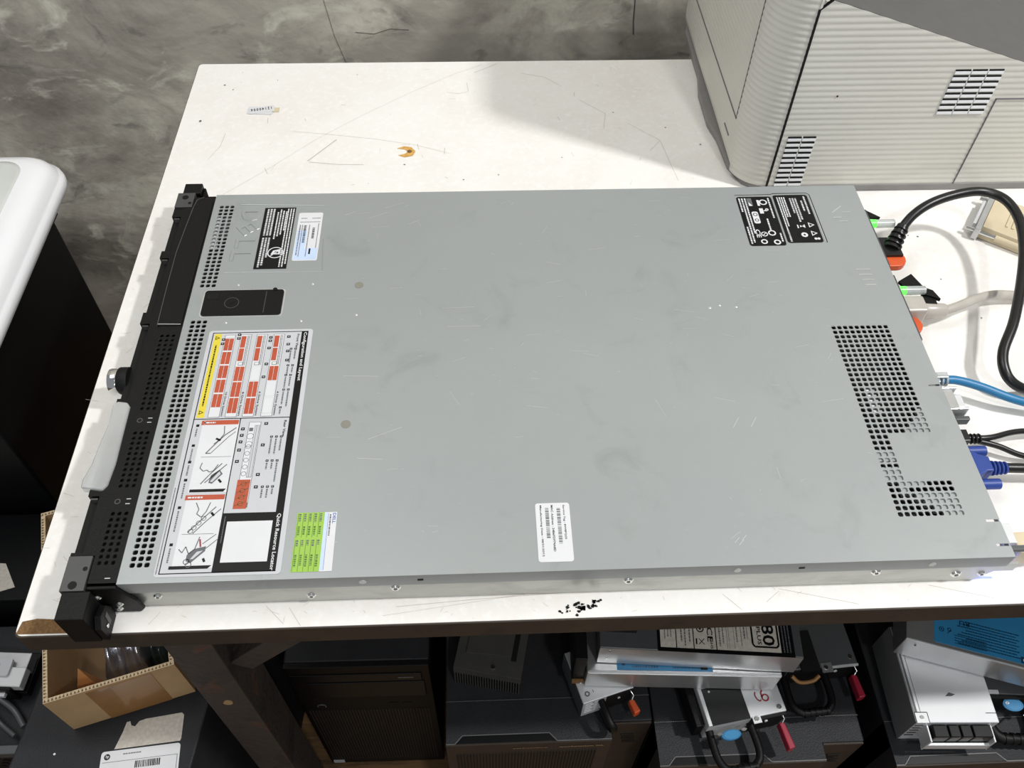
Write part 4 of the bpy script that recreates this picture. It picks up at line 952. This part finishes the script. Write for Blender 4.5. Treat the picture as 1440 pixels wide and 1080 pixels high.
# F: silver cage on the right tower
Fp = psu('bright silver power supply with black connectors, under the cyan labelled one', .6970,-.0345,.4450,-2.0,.0830,.100,.0540, M_psuw)
m = MB(); m.box(-.0010,0,.0,.10,0,.0535,mat('side_grey', srgb(120,121,122), .5)); m.bar(.0010,.0030,.010,.10,.0543,M_ink2); m.bar(.0060,.0064,.010,.10,.0543,M_psud)
m.box(0,.012,-.0004,.0095,.0540,.0546,M_psuw); m.cyl((.006,.005,.0546),.0020,.0006,M_screw,n=12); m.line([Vector((.0125,0)),Vector((.0125,.0100)),Vector((0,.0100))], .0008, .0544, M_ink)
m.bar(.072,.083,.009,.0096,.0543,M_ink); m.poly([(.036,.026,.0542),(.041,.030,.0542),(.047,.028,.0542),(.043,.0262,.0542)], M_psud)
for i in range(5): m.box(.001,.010,-.0006,0,.044-.0075*i,.047-.0075*i,M_psud)
m.build('side_wall', Fp)
m = MB()
for (a, b) in ((.016,.031),(.032,.043),(.044,.055),(.056,.075)): m.box(a,b,-.013,-.001,.028,.0500,M_cab)
m.build('connector_block', Fp, .001)
m = MB(); m.box(.012,.078,-.0165,-.0135,.022,.034,M_psuw); m.box(.012,.014,-.0165,0,.022,.046,M_psuw); m.box(.076,.078,-.0165,0,.022,.046,M_psuw); m.build('connector_guard', Fp, .0006)
# G: cyan labelled, resting across
Gp = psu('power supply with a large cyan label, lying across the top at the far right', .6938,.0368,.5005,-18.1,.200,.086,.0395, M_psu)
m = MB(); m.box(0,.200,-.0006,.0006,.0382,.0400,M_psuw); m.cyl((.012,-.0006,.030),.0012,-.0004,M_ink,'y',8); m.build('bright_edge', Gp)
m = MB(); m.rrect(.0270,.1220,.0040,.078,.0395,.0398,.002,M_cyan); e = .0400
m.ring(.0345,.0195,e,.0018,.0026,M_cyan2); m.ring(.0345,.0195,e,.0001,.0008,M_cyan2); m.ring(.042,.0210,e,.0012,.0020,M_cyan2); m.line([Vector((.040,.0165)),Vector((.044,.0205))],.0007,e,M_cyan2)
m.text3('RU', (.062,.0345,e), (-.010,0,0), (0,-.0055,0), M_cyan2)
for i in range(9): m.finex(.0085+.0031*i, .050+.004*(i%3), .110-.003*(i%2), .0012, e, M_cyan2)
for i in range(4): m.finex(.0075+.0028*i, .047, .078, .0010, e, M_cyan2)
m.bar(.1105,.1200,.0050,.0115,e,M_cyan2); m.ring(.1150,.0082,e+.0001,.0014,.0026,M_white,16)
m.build('rating_label', Gp, label='large cyan label with dark print')
# H: right edge
Hp = psu('power supply with black handle and blue cap, cut off by the right edge', .7865,-.0040,.4450,-4,.086,.14,.0395, M_psud)
m = MB(); m.box(.002,.084,-.004,0,.004,.038,M_blk2); m.box(.002,.012,.0,.004,.036,.0405,M_psuw); m.build('front_plate', Hp)
m = MB(); m.cyl((.026,-.009,.034),.0105,.0015,M_eth,n=24); m.cyl((.026,-.009,.0354),.0085,.0005,M_cyan,n=24); m.ring(.020,-.007,.0361,.0010,.0022,M_white,10); m.v = [(x, -.009+(y+.009)*.65, z) for x, y, z in m.v]; m.build('fan_hub', Hp, label='blue oval cap')
m = MB(); m.cyl((.050,-.010,.030),.0030,.004,M_screw,n=10); m.tube([(.036,-.018,.030),(.045,-.012,.031),(.054,-.006,.032)],.0010,M_screw,8,1); m.build('lever', Hp)
handle(Hp, .032, .050, .036, .014, .0055)
# a small dark box and a dark side piece left of the stack
sb = thing('drive_caddy', 'narrow black drive caddy with brass foot, left end of the power supply stack', 'drive caddy', (.3560,.0240,.4860), math.radians(-2), None)
m = MB(); m.box(0,.0125,0,.07,0,.060,M_black); m.build('body', sb, .001)
m = MB(); m.box(.0,.0125,-.003,0,0,.007,M_brown); m.cyl((.009,-.003,.004),.0016,-.0012,M_screw,'y',8); m.build('foot', sb, .0006)

# ------------------------------------------------------------------ cardboard box and contents
bxM = Matrix.Translation((-.1625,.0060,.4445)) @ Matrix.Rotation(math.radians(16.5),4,'Z')
cx = thing('cardboard_box', 'open brown cardboard box with tape, standing on the tower with torn labels', 'box', (-.1625,.0060,.4445), math.radians(16.5))
BW, BD, BH, th = .124, .222, .080, .0045
def wall_(x0,x1,y0,y1,name):
    m = MB(); m.box(x0,x1,y0,y1,0,BH-.0008,M_card)
    # zig-zag fluting on the raw top edge
    horiz = (x1-x0) > (y1-y0); n = int((max(x1-x0,y1-y0))/.0035)
    m.bar(x0,x1,y0,y1,BH-.0004,M_flute)
    for i in range(n):
        if horiz: a = x0+i*.0035; m.poly([(a+.0006,y0+.0008,BH),(a+.0028,y0+.0008,BH),(a+.0017,y1-.0008,BH)], M_cardin)
        else: a = y0+i*.0035; m.poly([(x0+.0008,a+.0006,BH),(x1-.0008,a+.0017,BH),(x0+.0008,a+.0028,BH)], M_cardin)
    return m.build(name, cx)
wall_(0,BW,0,th,'front_wall'); wall_(0,BW,BD-th,BD,'rear_wall'); wall_(0,th,th,BD-th,'side_wall'); wall_(BW-th,BW,th,BD-th,'side_wall')
MB().box(th,BW-th,th,BD-th,0,.003,M_cardin).build('bottom', cx)
m = MB(); m.box(.038,.100,-.0006,0,.0,BH-.004,M_tape); m.build('tape', cx, label='shiny brown packing tape')
bg = thing('silver_bag', 'crumpled silver antistatic bag inside the cardboard box', 'bag', (0,0,0))
def wrinkle(name, parent, M, w, d, h, m_, seed, amp=.004, n=14):
    random.seed(seed); mb = MB(); vs = []
    for j in range(n+1):
        for i in range(n+1):
            u, v = i/n, j/n; edge = min(u,1-u,v,1-v)*4; b = min(1, edge)**.5
            vs.append(M @ Vector((u*w, v*d, h*b*(.8+.2*math.sin(u*19+seed)+.12*math.sin(v*13+u*7))+random.uniform(-amp,amp)*b)))
    k = n+1; mb.add(vs, [(j*k+i,j*k+i+1,(j+1)*k+i+1,(j+1)*k+i) for j in range(n) for i in range(n)], m_, True)
    return mb.build(name, parent)
wrinkle('front_bag', bg, bxM @ Matrix.Translation((.040,.024,.006)), .046, .150, .058, M_bag, 3)
gb = wrinkle('dark_bag', None, bxM @ Matrix.Translation((.088,.030,.004)), .028, .150, .050, mat('dark_bag_film', srgb(40,50,48), .2, .3, .3, 30), 5); tag(gb, 'dark glossy wrapped part at the right inside the cardboard box', 'bag')
random.seed(11)
m = MB(); p = [bxM @ Vector(v) for v in ((.014,.010,.030),(.040,.008,.030),(.044,.012,.062),(.036,.022,.088),(.020,.034,.040),(.044,.024,.040))]
m.add(p, [(0,1,2),(0,2,3),(0,3,4),(1,5,2),(2,5,3),(3,5,4)], mat('orange_kraft_paper', srgb(190,128,72), .7, 0, .1, 40)); tag(m.build('crumpled_paper'), 'folded orange brown paper in the near corner of the cardboard box', 'paper')

# ------------------------------------------------------------------ light
def area(name, loc, target, size, power, col=(1,1,1), sy=None):
    l = bpy.data.lights.new(name, 'AREA'); l.energy = power; l.color = col; l.size = size
    if sy: l.shape = 'RECTANGLE'; l.size_y = sy
    o = bpy.data.objects.new(name, l); C.objects.link(o); o.location = loc
    o.rotation_euler = (Vector(target)-Vector(loc)).to_track_quat('-Z','Y').to_euler(); return o
area('ceiling_lamp_right', (1.75,-.10,2.75), (.3,.4,.75), .13, 42, (1,.99,.97))
area('fill_light_left', (-.55,.35,2.75), (.3,.4,.75), .9, 15, (1,.99,.97))  # added soft overhead fill to weaken the shadows, no known lamp here
area('ceiling_lamp_front', (.85,-1.20,2.75), (.4,.4,.75), .14, 14, (1,.99,.96))
area('ceiling_lamp_far', (.2,-4.2,2.6), (.3,.4,.75), .5, 18, (1,.98,.95), .2)
w = bpy.data.worlds.new('World'); bpy.context.scene.world = w; w.use_nodes = True
w.node_tree.nodes['Background'].inputs['Color'].default_value = (.90,.95,1,1); w.node_tree.nodes['Background'].inputs['Strength'].default_value = .30

# ------------------------------------------------------------------ camera
cd = bpy.data.cameras.new('camera'); co = bpy.data.objects.new('camera', cd); C.objects.link(co)
co.location = (.26963,-.29016,1.38757); co.rotation_mode = 'XYZ'
Rm = Matrix.Rotation(-.03995,3,'Z') @ Matrix.Rotation(-.0135,3,'Y') @ Matrix.Rotation(.66608,3,'X')
co.rotation_euler = Rm.to_euler('XYZ')
cd.sensor_fit = 'HORIZONTAL'; cd.sensor_width = 36; cd.lens = 36*1226.76/1440; cd.clip_start = .02
S = bpy.context.scene; S.camera = co
S.view_settings.view_transform = 'Standard'; S.view_settings.look = 'None'; S.view_settings.gamma = 1; S.view_settings.exposure = -0.09
